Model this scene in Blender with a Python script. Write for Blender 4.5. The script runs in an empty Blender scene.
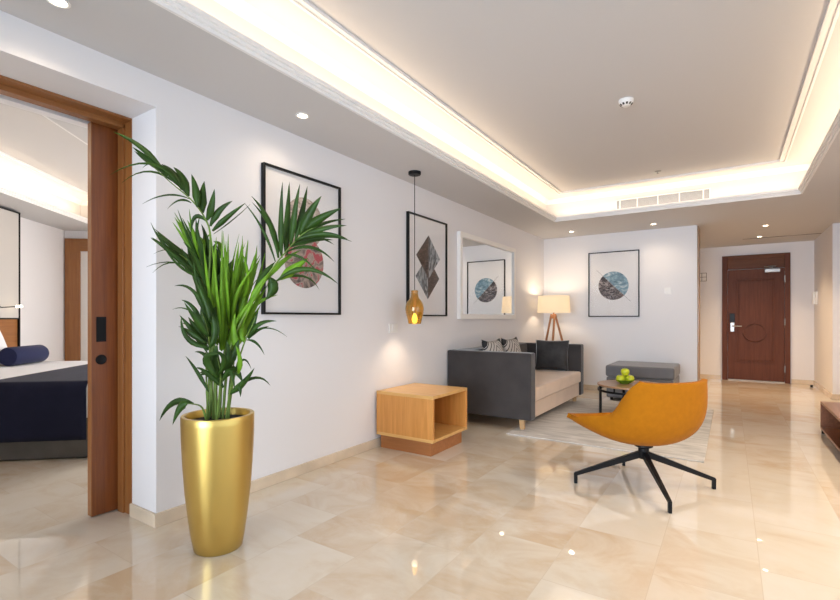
import bpy, bmesh, math, random
from mathutils import Vector, Matrix
C = bpy.context.scene
COL = C.collection
PI = math.pi
random.seed(11)

# ------------------------------------------------------------------ camera, world, sun-less daylight, exposure
YAW = math.atan(310 / 471)
cam_d = bpy.data.cameras.new('camera'); cam = bpy.data.objects.new('camera', cam_d); COL.objects.link(cam)
cam.location = (0, 0, 1.15); cam.rotation_euler = (PI / 2, 0, YAW)
cam_d.sensor_width = 36; cam_d.lens = 471 / 840 * 36; cam_d.shift_y = 18 / 840; cam_d.clip_start = .05
C.camera = cam
C.view_settings.view_transform = 'Standard'; C.view_settings.look = 'None'
C.view_settings.gamma = 1; C.view_settings.use_curve_mapping = False
C.view_settings.exposure = 0.48
C.cycles.use_denoising = True
C.cycles.max_bounces = 8; C.cycles.diffuse_bounces = 5; C.cycles.glossy_bounces = 4
C.cycles.sample_clamp_indirect = 3; C.cycles.caustics_reflective = False; C.cycles.caustics_refractive = False
W = bpy.data.worlds.new('sky'); C.world = W; W.use_nodes = True
_n = W.node_tree.nodes; _l = W.node_tree.links
_tc = _n.new('ShaderNodeTexCoord'); _sx = _n.new('ShaderNodeSeparateXYZ'); _cr = _n.new('ShaderNodeValToRGB')
_l.new(_tc.outputs['Generated'], _sx.inputs[0]); _l.new(_sx.outputs['Z'], _cr.inputs['Fac'])      # dark ground below the horizon, pale sky above
_cr.color_ramp.elements[0].position = 0; _cr.color_ramp.elements[0].color = (.08, .075, .07, 1)
_cr.color_ramp.elements[1].position = .03; _cr.color_ramp.elements[1].color = (.75, .86, 1, 1)
_l.new(_cr.outputs['Color'], _n['Background'].inputs[0]); _n['Background'].inputs[1].default_value = .3

def area(name, loc, rot, sx, sy, power, col, spread=PI):
    d = bpy.data.lights.new(name, 'AREA'); d.shape = 'RECTANGLE'; d.size = sx; d.size_y = sy
    d.energy = power; d.color = col; d.spread = spread
    o = bpy.data.objects.new(name, d); COL.objects.link(o); o.location = loc; o.rotation_euler = rot
    return o
DAY = (.74, .86, 1.0)
WARM = (1.0, .76, .52)
# daylight through the window wall behind the camera, and fill at added, unseen side and bedroom windows
area('window_daylight_fill', (-.6, -2.50, 1.25), (PI / 2, 0, 0), 3.2, 2.2, 54, DAY, math.radians(74))
area('window_daylight_fill', (1.27, .8, 1.25), (PI / 2, 0, PI / 2), 5.5, 2.2, 25, DAY, math.radians(120))  # fill lamp at the added side window, out of view
# LED coves: (x, y, z, rotation, length) ; each strip lies on the ledge and shines up and outwards
def cove_strip(name, p, q, z, outdir, power):
    p = Vector((p[0], p[1], z)); q = Vector((q[0], q[1], z)); m = (p + q) / 2
    xa = (q - p).normalized(); n = (Vector((outdir[0], outdir[1], 0)) * .12 + Vector((0, 0, .99))).normalized()
    za = -n; ya = za.cross(xa)
    d = bpy.data.lights.new(name, 'AREA'); d.shape = 'RECTANGLE'; d.size = (q - p).length; d.size_y = .02
    d.energy = power; d.color = WARM
    o = bpy.data.objects.new(name, d); COL.objects.link(o)
    M = Matrix((xa, ya, za)).transposed().to_4x4(); M.translation = m; o.matrix_world = M
    return o
CZ = 2.483; UZ = 2.83                       # dropped ceiling, upper ceiling
LX0, LX1, LY0, LY1 = -2.025, .64, -1.4, 6.48  # cove opening
COVE = 2.0                                 # watts per metre
cove_strip('cove_led', (LX0 - .045, LY0), (LX0 - .045, LY1), 2.55, (-1, 0), COVE * (LY1 - LY0))
cove_strip('cove_led', (LX1 + .045, LY0), (LX1 + .045, LY1), 2.55, (1, 0), COVE * (LY1 - LY0))
cove_strip('cove_led', (LX0, LY1 + .045), (LX1, LY1 + .045), 2.55, (0, 1), COVE * (LX1 - LX0))
# bedroom axes (its walls stand at 42 degrees to the living room)
KB = Vector((-8.469, 3.017, 0)); BB = Vector((.745, .667, 0)).normalized(); AA = Vector((.667, -.745, 0)).normalized()
def bed_pt(sa, sb, z=0): return KB + AA * sa + BB * sb + Vector((0, 0, z))
BROT = math.atan2(BB.y, BB.x)
BC = (.64, 4.8, .64, 2.3)                   # bedroom cove opening: sa0 sa1 sb0 sb1
cove_strip('cove_led', bed_pt(BC[0], BC[2] - .045).to_2d(), bed_pt(BC[1], BC[2] - .045).to_2d(), 2.55, (-BB).to_2d(), COVE * 4)
cove_strip('cove_led', bed_pt(BC[0] - .045, BC[2]).to_2d(), bed_pt(BC[0] - .045, BC[3]).to_2d(), 2.55, (-AA).to_2d(), COVE * 1.6)
cove_strip('cove_led', bed_pt(BC[0], BC[3] + .045).to_2d(), bed_pt(BC[1], BC[3] + .045).to_2d(), 2.55, BB.to_2d(), COVE * 4)
cove_strip('cove_led', bed_pt(BC[1] + .045, BC[2]).to_2d(), bed_pt(BC[1] + .045, BC[3]).to_2d(), 2.55, AA.to_2d(), COVE * 1.6)
area('bedroom_fill_light', bed_pt(.12, 4.3, 1.3), (PI / 2, 0, BROT - PI), 1.8, 1.9, 160, (.95, .95, .95))  # fill lamp at the added, unseen bedroom window

# ------------------------------------------------------------------ materials
def sock(b, *names):
    for n in names:
        if n in b.inputs: return b.inputs[n]
def mat(name, col=(.8, .8, .8), rough=.5, metal=0, spec=.5, coat=0, sheen=0, sheen_rough=.4, bump=0, bscale=200, var=0, vscale=6, trans=0, emit=None, estr=0, aniso=0):
    m = bpy.data.materials.new(name); m.use_nodes = True
    nt = m.node_tree; b = nt.nodes['Principled BSDF']
    b.inputs['Base Color'].default_value = (*col, 1); b.inputs['Roughness'].default_value = rough
    b.inputs['Metallic'].default_value = metal; b.inputs['Specular IOR Level'].default_value = spec
    b.inputs['Coat Weight'].default_value = coat; b.inputs['Coat Roughness'].default_value = .03
    b.inputs['Sheen Weight'].default_value = sheen; b.inputs['Sheen Roughness'].default_value = sheen_rough
    b.inputs['Transmission Weight'].default_value = trans
    if emit: b.inputs['Emission Color'].default_value = (*emit, 1); b.inputs['Emission Strength'].default_value = estr
    tc = nt.nodes.new('ShaderNodeTexCoord')
    if bump:
        n = nt.nodes.new('ShaderNodeTexNoise'); n.inputs['Scale'].default_value = bscale; n.inputs['Detail'].default_value = 3
        nt.links.new(tc.outputs['Object'], n.inputs['Vector'])
        bp = nt.nodes.new('ShaderNodeBump'); bp.inputs['Strength'].default_value = bump; bp.inputs['Distance'].default_value = .004
        nt.links.new(n.outputs['Fac'], bp.inputs['Height']); nt.links.new(bp.outputs['Normal'], b.inputs['Normal'])
    if var:
        n = nt.nodes.new('ShaderNodeTexNoise'); n.inputs['Scale'].default_value = vscale; n.inputs['Detail'].default_value = 5
        nt.links.new(tc.outputs['Object'], n.inputs['Vector'])
        r = nt.nodes.new('ShaderNodeValToRGB')
        r.color_ramp.elements[0].position = .3; r.color_ramp.elements[1].position = .7
        r.color_ramp.elements[0].color = (*[c * (1 - var) for c in col], 1)
        r.color_ramp.elements[1].color = (*[min(1, c * (1 + var)) for c in col], 1)
        nt.links.new(n.outputs['Fac'], r.inputs['Fac']); nt.links.new(r.outputs['Color'], b.inputs['Base Color'])
    return m
def wood(name, c1, c2, axis='z', rough=.35, scale=1, coat=.15):
    m = mat(name, c1, rough, coat=coat, spec=.5 if coat else .2); nt = m.node_tree; b = nt.nodes['Principled BSDF']
    tc = nt.nodes.new('ShaderNodeTexCoord'); mp = nt.nodes.new('ShaderNodeMapping')
    s = {'x': (1.2, 22, 22), 'y': (22, 1.2, 22), 'z': (22, 22, 1.2)}[axis]
    mp.inputs['Scale'].default_value = tuple(v * scale for v in s)
    n = nt.nodes.new('ShaderNodeTexNoise'); n.inputs['Scale'].default_value = 1.6; n.inputs['Detail'].default_value = 6; n.inputs['Distortion'].default_value = .6
    n2 = nt.nodes.new('ShaderNodeTexNoise'); n2.inputs['Scale'].default_value = 9; n2.inputs['Detail'].default_value = 2
    mx = nt.nodes.new('ShaderNodeMath'); mx.operation = 'MULTIPLY_ADD'; mx.inputs[1].default_value = .3
    r = nt.nodes.new('ShaderNodeValToRGB')
    r.color_ramp.elements[0].position = .42; r.color_ramp.elements[1].position = .85
    r.color_ramp.elements[0].color = (*c2, 1); r.color_ramp.elements[1].color = (*c1, 1)
    L = nt.links.new
    L(tc.outputs['Object'], mp.inputs['Vector']); L(mp.outputs['Vector'], n.inputs['Vector']); L(mp.outputs['Vector'], n2.inputs['Vector'])
    L(n2.outputs['Fac'], mx.inputs[0]); L(n.outputs['Fac'], mx.inputs[2]); L(mx.outputs[0], r.inputs['Fac'])
    L(r.outputs['Color'], b.inputs['Base Color'])
    return m
def marble_floor():
    m = mat('polished_marble_tiles', (.7, .6, .5), .3, spec=.05, coat=1.0); nt = m.node_tree; b = nt.nodes['Principled BSDF']; L = nt.links.new
    b.inputs['Coat Roughness'].default_value = .015; b.inputs['Coat IOR'].default_value = 1.7
    tc = nt.nodes.new('ShaderNodeTexCoord'); sx = nt.nodes.new('ShaderNodeSeparateXYZ'); cx = nt.nodes.new('ShaderNodeCombineXYZ')
    ay = nt.nodes.new('ShaderNodeMath'); ay.inputs[1].default_value = -2.65
    ax = nt.nodes.new('ShaderNodeMath'); ax.inputs[1].default_value = .29
    L(tc.outputs['Object'], sx.inputs[0]); L(sx.outputs['Y'], ay.inputs[0]); L(sx.outputs['X'], ax.inputs[0])
    L(ay.outputs[0], cx.inputs['X']); L(ax.outputs[0], cx.inputs['Y'])
    br = nt.nodes.new('ShaderNodeTexBrick')
    for k, v in (('Scale', 1), ('Mortar Size', .0022), ('Mortar Smooth', .6), ('Brick Width', .62), ('Row Height', .405), ('Bias', 0)):
        br.inputs[k].default_value = v
    br.inputs['Color1'].default_value = (0, 0, 0, 1); br.inputs['Color2'].default_value = (1, 1, 1, 1); br.inputs['Mortar'].default_value = (.3, .3, .3, 1)
    L(cx.outputs[0], br.inputs['Vector'])
    # veins, shifted for every tile
    w1 = nt.nodes.new('ShaderNodeMath'); w1.operation = 'MULTIPLY'; w1.inputs[1].default_value = 37
    L(br.outputs['Color'], w1.inputs[0])
    n1 = nt.nodes.new('ShaderNodeTexNoise'); n1.noise_dimensions = '4D'
    for k, v in (('Scale', 2.2), ('Detail', 7), ('Roughness', .6), ('Distortion', 1.2)): n1.inputs[k].default_value = v
    mp = nt.nodes.new('ShaderNodeMapping'); mp.inputs['Scale'].default_value = (1, 1.5, 1); mp.inputs['Rotation'].default_value = (0, 0, .5)
    L(tc.outputs['Object'], mp.inputs['Vector']); L(mp.outputs[0], n1.inputs['Vector']); L(w1.outputs[0], n1.inputs['W'])
    add = nt.nodes.new('ShaderNodeMath'); add.operation = 'MULTIPLY_ADD'; add.inputs[1].default_value = .30
    L(br.outputs['Color'], add.inputs[0]); L(n1.outputs['Fac'], add.inputs[2])
    r = nt.nodes.new('ShaderNodeValToRGB'); e = r.color_ramp.elements
    e[0].position = .34; e[0].color = (.70, .65, .575, 1); e[1].position = .88; e[1].color = (.57, .435, .295, 1)
    k = r.color_ramp.elements.new(.6); k.color = (.67, .60, .495, 1)
    L(add.outputs[0], r.inputs['Fac'])
    mix = nt.nodes.new('ShaderNodeMix'); mix.data_type = 'RGBA'; mix.inputs['B'].default_value = (.58, .49, .38, 1)
    L(br.outputs['Fac'], mix.inputs['Factor']); L(r.outputs['Color'], mix.inputs['A'])
    L(mix.outputs['Result'], b.inputs['Base Color'])
    return m
def glass_pane(name, tint=(1, 1, 1)):
    m = bpy.data.materials.new(name); m.use_nodes = True; nt = m.node_tree; nt.nodes.clear(); L = nt.links.new
    o = nt.nodes.new('ShaderNodeOutputMaterial'); mx = nt.nodes.new('ShaderNodeMixShader'); f = nt.nodes.new('ShaderNodeFresnel'); f.inputs[0].default_value = 1.5
    t = nt.nodes.new('ShaderNodeBsdfTransparent'); t.inputs[0].default_value = (*tint, 1)
    g = nt.nodes.new('ShaderNodeBsdfGlossy'); g.inputs['Roughness'].default_value = .06
    ge = nt.nodes.new('ShaderNodeNewGeometry'); iv = nt.nodes.new('ShaderNodeMath'); iv.operation = 'SUBTRACT'; iv.inputs[0].default_value = 1
    ml = nt.nodes.new('ShaderNodeMath'); ml.operation = 'MULTIPLY'; L(ge.outputs['Backfacing'], iv.inputs[1]); L(iv.outputs[0], ml.inputs[0]); L(f.outputs[0], ml.inputs[1])
    L(ml.outputs[0], mx.inputs[0]); L(t.outputs[0], mx.inputs[1]); L(g.outputs[0], mx.inputs[2]); L(mx.outputs[0], o.inputs[0])
    return m
def emitter(name, col, s):
    m = bpy.data.materials.new(name); m.use_nodes = True; nt = m.node_tree; nt.nodes.clear()
    o = nt.nodes.new('ShaderNodeOutputMaterial'); e = nt.nodes.new('ShaderNodeEmission')
    e.inputs[0].default_value = (*col, 1); e.inputs[1].default_value = s; nt.links.new(e.outputs[0], o.inputs[0])
    return m
def marbled(name, stops, scale=6, detail=8, dist=2.5, stretch=(1, 1, 1), rough=.6):
    m = mat(name, (.5, .5, .5), rough); nt = m.node_tree; b = nt.nodes['Principled BSDF']; L = nt.links.new
    tc = nt.nodes.new('ShaderNodeTexCoord'); mp = nt.nodes.new('ShaderNodeMapping'); mp.inputs['Scale'].default_value = stretch
    n = nt.nodes.new('ShaderNodeTexNoise')
    for k, v in (('Scale', scale), ('Detail', detail), ('Distortion', dist)): n.inputs[k].default_value = v
    r = nt.nodes.new('ShaderNodeValToRGB'); e = r.color_ramp.elements
    for i, (p, c) in enumerate(stops):
        el = e[i] if i < 2 else e.new(p)
        el.position = p; el.color = (*c, 1)
    L(tc.outputs['Object'], mp.inputs[0]); L(mp.outputs[0], n.inputs['Vector']); L(n.outputs['Fac'], r.inputs['Fac']); L(r.outputs['Color'], b.inputs['Base Color'])
    return m

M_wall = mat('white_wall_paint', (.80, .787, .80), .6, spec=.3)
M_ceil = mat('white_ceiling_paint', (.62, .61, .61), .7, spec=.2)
M_trimw = mat('white_plaster_trim', (.84, .83, .82), .5)
M_floor = marble_floor()
M_base = mat('marble_skirting', (.66, .55, .42), .15, var=.12, vscale=5)
M_door = wood('reddish_door_veneer', (.235, .068, .014), (.15, .037, .007), 'z', .32)
M_doorl = wood('light_door_veneer', (.33, .135, .038), (.24, .085, .02), 'z', .35)
M_doorh = wood('light_head_veneer', (.33, .135, .038), (.24, .085, .02), 'y', .35)
M_entry = wood('walnut_entry_veneer', (.135, .044, .022), (.09, .027, .013), 'z', .5, 1, 0)
M_entryh = wood('walnut_head_veneer', (.145, .050, .016), (.090, .028, .009), 'x', .45, 1, 0)
M_oak = wood('oak_veneer', (.66, .30, .075), (.52, .215, .042), 'z', .4, .9)
M_oakx = wood('oak_veneer_top', (.70, .42, .15), (.58, .31, .09), 'x', .35, .9)
M_plinth = wood('oak_plinth', (.40, .155, .05), (.30, .11, .03), 'x', .4, .9)
M_walnut = wood('walnut_console', (.27, .10, .04), (.17, .055, .02), 'y', .3)
M_tablewood = wood('table_wood', (.42, .25, .14), (.33, .18, .09), 'x', .35)
M_lampwood = wood('lamp_wood', (.46, .20, .08), (.33, .13, .05), 'z', .4)
M_legwood = wood('pale_leg_wood', (.62, .40, .2), (.5, .3, .14), 'z', .45)
M_black = mat('black_metal', (.008, .008, .009), .4, spec=.2)
M_blackf = mat('black_frame', (.009, .009, .009), .4, spec=.2)
M_chrome = mat('chrome', (.45, .44, .43), .4, metal=1)
M_gap_light = mat('gap_light_metal', (.42, .39, .35), .5, metal=.6)  # tone imitates the light showing under the entry door
M_steel = mat('satin_steel', (.38, .37, .36), .42, metal=1)
M_gold = mat('gold_lacquer', (.60, .425, .12), .34, metal=.92, coat=.1)
M_goldin = mat('gold_lacquer_inside', (.50, .34, .10), .45, metal=.6)
M_soil = mat('dark_soil', (.02, .016, .012), .95, bump=1, bscale=120)
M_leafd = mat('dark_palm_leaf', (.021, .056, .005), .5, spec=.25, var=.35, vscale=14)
M_leafb = mat('backlit_palm_leaf', (.11, .235, .010), .5, spec=.25, var=.3, vscale=14)  # light shining through the leaf is put into this brighter green
M_stem = mat('palm_stem', (.12, .19, .035), .5, spec=.25, var=.25, vscale=10)
M_velvet = mat('charcoal_velvet', (.042, .036, .035), .85, sheen=.4, sheen_rough=.35, bump=.25, bscale=90, var=.18, vscale=5)
M_taupe_sheen = mat('taupe_velvet_sheen', (.62, .475, .36), .8, sheen=.4, sheen_rough=.4, bump=.15, bscale=150, var=.08, vscale=4)  # seat and rail velvet, its sheen put into the paler colour
M_ott = mat('grey_ottoman_fabric', (.15, .147, .156), .9, sheen=.3, bump=.2, bscale=180, var=.08)
M_orange = mat('mustard_wool', (.345, .122, .003), .9, spec=.15, sheen=.03, bump=.3, bscale=260, var=.07, vscale=30)
M_dcush = mat('dark_grey_velvet_cushion', (.035, .035, .038), .8, sheen=.6, sheen_rough=.3, var=.4, vscale=9, bump=.2, bscale=60)
M_paper = mat('mount_paper', (.80, .79, .80), .7)
M_pane = glass_pane('picture_glass')
M_wpane = glass_pane('window_glass')
M_mirror = mat('mirror_silver', (.86, .87, .86), .01, metal=1)
M_mframe = mat('white_lacquer_frame', (.88, .86, .83), .3)
M_plast = mat('white_plastic', (.82, .81, .79), .35)
M_lens = emitter('lamp_glow', (1, .80, .56), 14)
M_sheet = mat('white_linen', (.82, .82, .84), .8, bump=.1, bscale=40)
M_navy = mat('navy_bed_throw', (.010, .012, .030), .85, spec=.2, sheen=.05, bump=.2, bscale=220, var=.15, vscale=5)
M_navyb = mat('navy_bolster_fabric', (.018, .022, .065), .8, spec=.2, sheen=.08, bump=.2, bscale=220)
M_skirt = mat('grey_bed_skirt', (.085, .08, .072), .85, bump=.2, bscale=60, var=.15)
M_hfab = mat('greige_headboard_fabric', (.52, .49, .46), .85, bump=.15, bscale=150)
M_apple = mat('green_apple_skin', (.56, .62, .025), .3, var=.18, vscale=25)
M_bowl = mat('green_glass_bowl', (.25, .5, .04), .12, trans=.5)
M_door_white = mat('white_door_panel', (.78, .76, .73), .5)
M_grey = mat('grey_louvre', (.47, .49, .51), .4)
M_darkin = mat('vent_shadow_backing', (.30, .31, .33), .6)
M_dark = mat('dark_interior', (.05, .045, .042), .6)

# ------------------------------------------------------------------ mesh helpers
class MB:
    def __init__(s): s.v = []; s.f = []
    def add(s, vs, fs):
        o = len(s.v); s.v += [tuple(v) for v in vs]; s.f += [tuple(i + o for i in f) for f in fs]; return s
    def box(s, x0, x1, y0, y1, z0, z1):
        v = [(x, y, z) for z in (z0, z1) for y in (y0, y1) for x in (x0, x1)]
        return s.add(v, [(0, 2, 3, 1), (4, 5, 7, 6), (0, 1, 5, 4), (2, 6, 7, 3), (0, 4, 6, 2), (1, 3, 7, 5)])
    def hexa(s, lo, hi):
        return s.add(list(lo) + list(hi), [(3, 2, 1, 0), (4, 5, 6, 7), (0, 1, 5, 4), (1, 2, 6, 5), (2, 3, 7, 6), (3, 0, 4, 7)])
    def lathe(s, prof, n=32, cx=0, cy=0, cap=True):
        o = len(s.v); m = len(prof)
        for k in range(n):
            a = 2 * PI * k / n
            for r, z in prof: s.v.append((cx + r * math.cos(a), cy + r * math.sin(a), z))
        for k in range(n):
            k2 = (k + 1) % n
            for j in range(m - 1): s.f.append((o + k * m + j, o + k2 * m + j, o + k2 * m + j + 1, o + k * m + j + 1))
        if cap:
            if prof[0][0] > 1e-6: s.f.append(tuple(o + k * m for k in reversed(range(n))))
            if prof[-1][0] > 1e-6: s.f.append(tuple(o + k * m + m - 1 for k in range(n)))
        return s
    def tube(s, pts, rad, n=8, cap=True, flat=1):
        pts = [Vector(p) for p in pts]; o = len(s.v); m = len(pts)
        if not isinstance(rad, (list, tuple)): rad = [rad] * m
        up = None
        for i, p in enumerate(pts):
            t = (pts[min(i + 1, m - 1)] - pts[max(i - 1, 0)]).normalized()
            if up is None: up = Vector((0, 0, 1)) if abs(t.z) < .9 else Vector((1, 0, 0))
            sd = t.cross(up).normalized(); up = sd.cross(t).normalized()
            for k in range(n):
                a = 2 * PI * k / n
                s.v.append(tuple(p + (sd * math.cos(a) + up * math.sin(a) * flat) * rad[i]))
        for i in range(m - 1):
            for k in range(n): s.f.append((o + i * n + k, o + i * n + (k + 1) % n, o + (i + 1) * n + (k + 1) % n, o + (i + 1) * n + k))
        if cap: s.f.append(tuple(o + k for k in reversed(range(n)))); s.f.append(tuple(o + (m - 1) * n + k for k in range(n)))
        return s
    def grid(s, fn, nu, nv):
        o = len(s.v)
        for i in range(nu + 1):
            for j in range(nv + 1): s.v.append(tuple(fn(i / nu, j / nv)))
        for i in range(nu):
            for j in range(nv):
                a = o + i * (nv + 1) + j
                s.f.append((a, a + nv + 1, a + nv + 2, a + 1))
        return s
    def frame(s, a0, a1, b0, b1, w, c0, c1, ax):
        """four mitred bars round a rectangle (a, b), thickness c0..c1 along the remaining axis"""
        def P(a, b, c): return {'x': (c, a, b), 'y': (a, c, b), 'z': (a, b, c)}[ax]
        out = [(a0, b0), (a1, b0), (a1, b1), (a0, b1)]; inn = [(a0 + w, b0 + w), (a1 - w, b0 + w), (a1 - w, b1 - w), (a0 + w, b1 - w)]
        for i in range(4):
            j = (i + 1) % 4
            q = [out[i], out[j], inn[j], inn[i]]
            s.hexa([P(*p, c0) for p in q], [P(*p, c1) for p in q])
        return s
    def ring(s, x0, x1, y0, y1, prof, T=None):
        """sweep profile [(outward, z)] round a rectangle"""
        o = len(s.v); m = len(prof)
        for sx, sy, X, Y in ((-1, -1, x0, y0), (1, -1, x1, y0), (1, 1, x1, y1), (-1, 1, x0, y1)):
            for d, z in prof:
                p = Vector((X + sx * d, Y + sy * d, z)); s.v.append(tuple(T(p) if T else p))
        for k in range(4):
            for j in range(m - 1): s.f.append((o + k * m + j, o + (k + 1) % 4 * m + j, o + (k + 1) % 4 * m + j + 1, o + k * m + j + 1))
        return s
    def obj(s, name, m, parent=None, bevel=0, segs=2, smooth=35, loc=None):
        me = bpy.data.meshes.new(name); me.from_pydata(s.v, [], s.f)
        bm = bmesh.new(); bm.from_mesh(me); bmesh.ops.recalc_face_normals(bm, faces=bm.faces); bm.to_mesh(me); bm.free()
        me.materials.append(m)
        if smooth:
            for p in me.polygons: p.use_smooth = True
            me.set_sharp_from_angle(angle=math.radians(smooth))
        o = bpy.data.objects.new(name, me); COL.objects.link(o)
        if parent is not None: o.parent = parent
        if loc: o.location = loc
        if bevel:
            b = o.modifiers.new('bevel', 'BEVEL'); b.width = bevel; b.segments = segs; b.limit_method = 'ANGLE'; b.angle_limit = math.radians(40)
            b.harden_normals = True
        return o
def tag(o, label, cat, group=None):
    o['label'] = label; o['category'] = cat
    if group: o['group'] = group
    return o
def thing(name, label, cat, loc=(0, 0, 0), rz=0, group=None):
    o = bpy.data.objects.new(name, None); COL.objects.link(o); o.empty_display_size = .1
    o.location = loc; o.rotation_euler = (0, 0, rz); return tag(o, label, cat, group)
def struct(o): o['kind'] = 'structure'; return o
def copy_tree(o, parent=None):
    c = o.copy(); COL.objects.link(c)
    if parent is not None: c.parent = parent
    for ch in list(o.children): copy_tree(ch, c)
    return c
def subdiv(o, n=2):
    s = o.modifiers.new('subdivision', 'SUBSURF'); s.levels = n; s.render_levels = n; return o

# ------------------------------------------------------------------ the shell
WX = -2.64; RX = 1.32; HX = 1.21; BY = 7.83; HY = 10.5; FY = -2.6; TOP = 3.0
OY = 1.368; OZ = 2.31; PX = -3.13              # bedroom opening edge, its height, back face layer
struct(MB().box(-8.6, 1.6, -3.2, 10.7, -.12, 0).obj('floor', M_floor, smooth=0))
b = MB()
b.box(-2.909, WX, OY, BY, 0, TOP).box(-3.05, -2.909, OY + .03, BY, 0, TOP).box(-3.2, PX, OY - .01, BY, 0, TOP)
b.box(-2.909, WX, FY, OY, OZ, TOP).box(-3.05, -2.909, FY, OY, OZ, TOP).box(-3.2, PX, FY, OY - .01, OZ - .03, TOP)
b.box(-3.2, WX, FY, -.9, 0, OZ)
struct(b.obj('wall_left', M_wall, smooth=0))
b = MB().box(-3.2, -.395, BY, BY + .4, 0, TOP); struct(b.obj('wall_back', M_wall, smooth=0))
struct(MB().box(-.72, -.62, BY + .4, HY, 0, TOP).obj('wall_hall_left', M_wall, smooth=0))
struct(MB().box(-.72, HX + .3, HY, HY + .12, 0, TOP).obj('wall_hall', M_wall, smooth=0))
struct(MB().box(HX, RX + .12, 8.76, HY, 0, TOP).obj('wall_hall_right', M_wall, smooth=0))
struct(MB().box(RX, RX + .12, 3.6, 8.76, 0, TOP).box(RX, RX + .12, FY, -2.0, 0, TOP).box(RX, RX + .12, -2.0, 3.6, 2.36, TOP).box(RX, RX + .12, -2.0, 3.6, 0, .1).obj('wall_right', M_wall, smooth=0))
wn = bpy.data.objects.new('added_side_window', None); COL.objects.link(wn); wn['kind'] = 'structure'  # side window out of view, added to bring in light
MB().frame(-2.0, 3.6, .1, 2.36, .06, RX + .04, RX + .1, 'x').box(RX + .04, RX + .1, -.63, -.57, .16, 2.3).box(RX + .04, RX + .1, .77, .83, .16, 2.3).box(RX + .04, RX + .1, 2.17, 2.23, .16, 2.3).obj('window_frame', M_blackf, wn)
MB().box(RX + .065, RX + .075, -1.94, 3.54, .16, 2.3).obj('window_pane', M_wpane, wn, smooth=0)
b = MB().box(-3.2, -2.25, FY - .15, FY, 0, TOP).box(1.05, RX + .12, FY - .15, FY, 0, TOP).box(-2.25, 1.05, FY - .15, FY, 2.36, TOP).box(-2.25, 1.05, FY - .15, FY, -.02, .1)
struct(b.obj('wall_front', M_wall, smooth=0))
wn = bpy.data.objects.new('window_1', None); COL.objects.link(wn); wn['kind'] = 'structure'
b = MB().frame(-2.25, 1.05, .1, 2.36, .06, FY - .1, FY - .04, 'y')
for x in (-1.15, -.05): b.box(x - .03, x + .03, FY - .1, FY - .04, .16, 2.30)
b.obj('window_frame', M_blackf, wn); MB().box(-2.19, .99, FY - .075, FY - .065, .16, 2.3).obj('window_pane', M_wpane, wn, smooth=0)

# bedroom walls
def bwall(name, sa0, sa1, sb0, sb1, z0=0, z1=TOP):
    lo = [bed_pt(sa0, sb0, z0), bed_pt(sa1, sb0, z0), bed_pt(sa1, sb1, z0), bed_pt(sa0, sb1, z0)]
    return MB().hexa(lo, [p + Vector((0, 0, z1 - z0)) for p in lo])
struct(bwall('', -.12, 8.0, -.12, 0).obj('wall_bedroom_head', M_wall, smooth=0))
b = bwall('', -.12, 0, 0, 3.3)
for q in (bwall('', -.12, 0, 5.3, 7.05), bwall('', -.12, 0, 3.3, 5.3, 0, .3), bwall('', -.12, 0, 3.3, 5.3, 2.3, TOP)): b.add(q.v, q.f)
struct(b.obj('wall_bedroom_far', M_wall, smooth=0))
wn = bpy.data.objects.new('added_bedroom_window', None); COL.objects.link(wn); wn['kind'] = 'structure'  # unseen bedroom window, added for the light it gives
wn.location = bed_pt(-.06, 4.3); wn.rotation_euler = (0, 0, BROT)
MB().frame(-1, 1, .3, 2.3, .06, -.03, .03, 'y').obj('window_frame', M_blackf, wn); MB().box(-.94, .94, -.005, .005, .36, 2.24).obj('window_pane', M_wpane, wn, smooth=0)

# ceilings: dropped slab round the cove, recess walls, upper ceiling
def slab(b, x0, x1, y0, y1): b.box(x0, x1, y0, y1, CZ, CZ + .045)
b = MB()
slab(b, WX, LX0, FY, BY); slab(b, LX1, RX, FY, 8.76); slab(b, LX0, LX1, LY1, BY); slab(b, LX0, LX1, FY, LY0)
slab(b, -.395, LX1, BY, 8.76); slab(b, -.62, -.395, BY + .4, 8.76); slab(b, -.62, HX, 8.76, HY)
R = .18
for x0, x1, y0, y1 in ((LX0 - R - .04, LX0 - R, LY0 - R, LY1 + R), (LX1 + R, LX1 + R + .04, LY0 - R, LY1 + R), (LX0 - R, LX1 + R, LY1 + R, LY1 + R + .04), (LX0 - R, LX1 + R, LY0 - R - .04, LY0 - R)):
    b.box(x0, x1, y0, y1, CZ + .045, UZ)
b.box(LX0 - R - .04, LX1 + R + .04, LY0 - R - .04, LY1 + R + .04, UZ, UZ + .05)
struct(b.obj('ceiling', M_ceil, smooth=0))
LIP = [(-.003, CZ - .001), (-.003, CZ + .016), (-.016, CZ + .018), (-.016, CZ + .034), (-.029, CZ + .036), (-.029, CZ + .060), (.018, CZ + .060), (.018, CZ + .046), (.012, CZ - .001), (-.003, CZ - .001)]
COR = [(.0, -.055), (-.006, -.04), (-.018, -.018), (-.04, -.006), (-.055, 0.0005)]
RIDGE = [(.0, UZ), (0, UZ - .016), (-.016, UZ - .016), (-.016, UZ - .005), (-.044, UZ - .005), (-.044, UZ - .020), (-.062, UZ - .020), (-.062, UZ)]
struct(MB().ring(LX0, LX1, LY0, LY1, LIP).obj('trim_1', M_trimw, smooth=0))
struct(MB().ring(LX0 - R, LX1 + R, LY0 - R, LY1 + R, [(d, UZ + z) for d, z in COR]).obj('trim_2', M_trimw))
struct(MB().ring(-1.93, .50, -1.2, 6.34, RIDGE).obj('trim_3', M_trimw, smooth=0))
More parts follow.
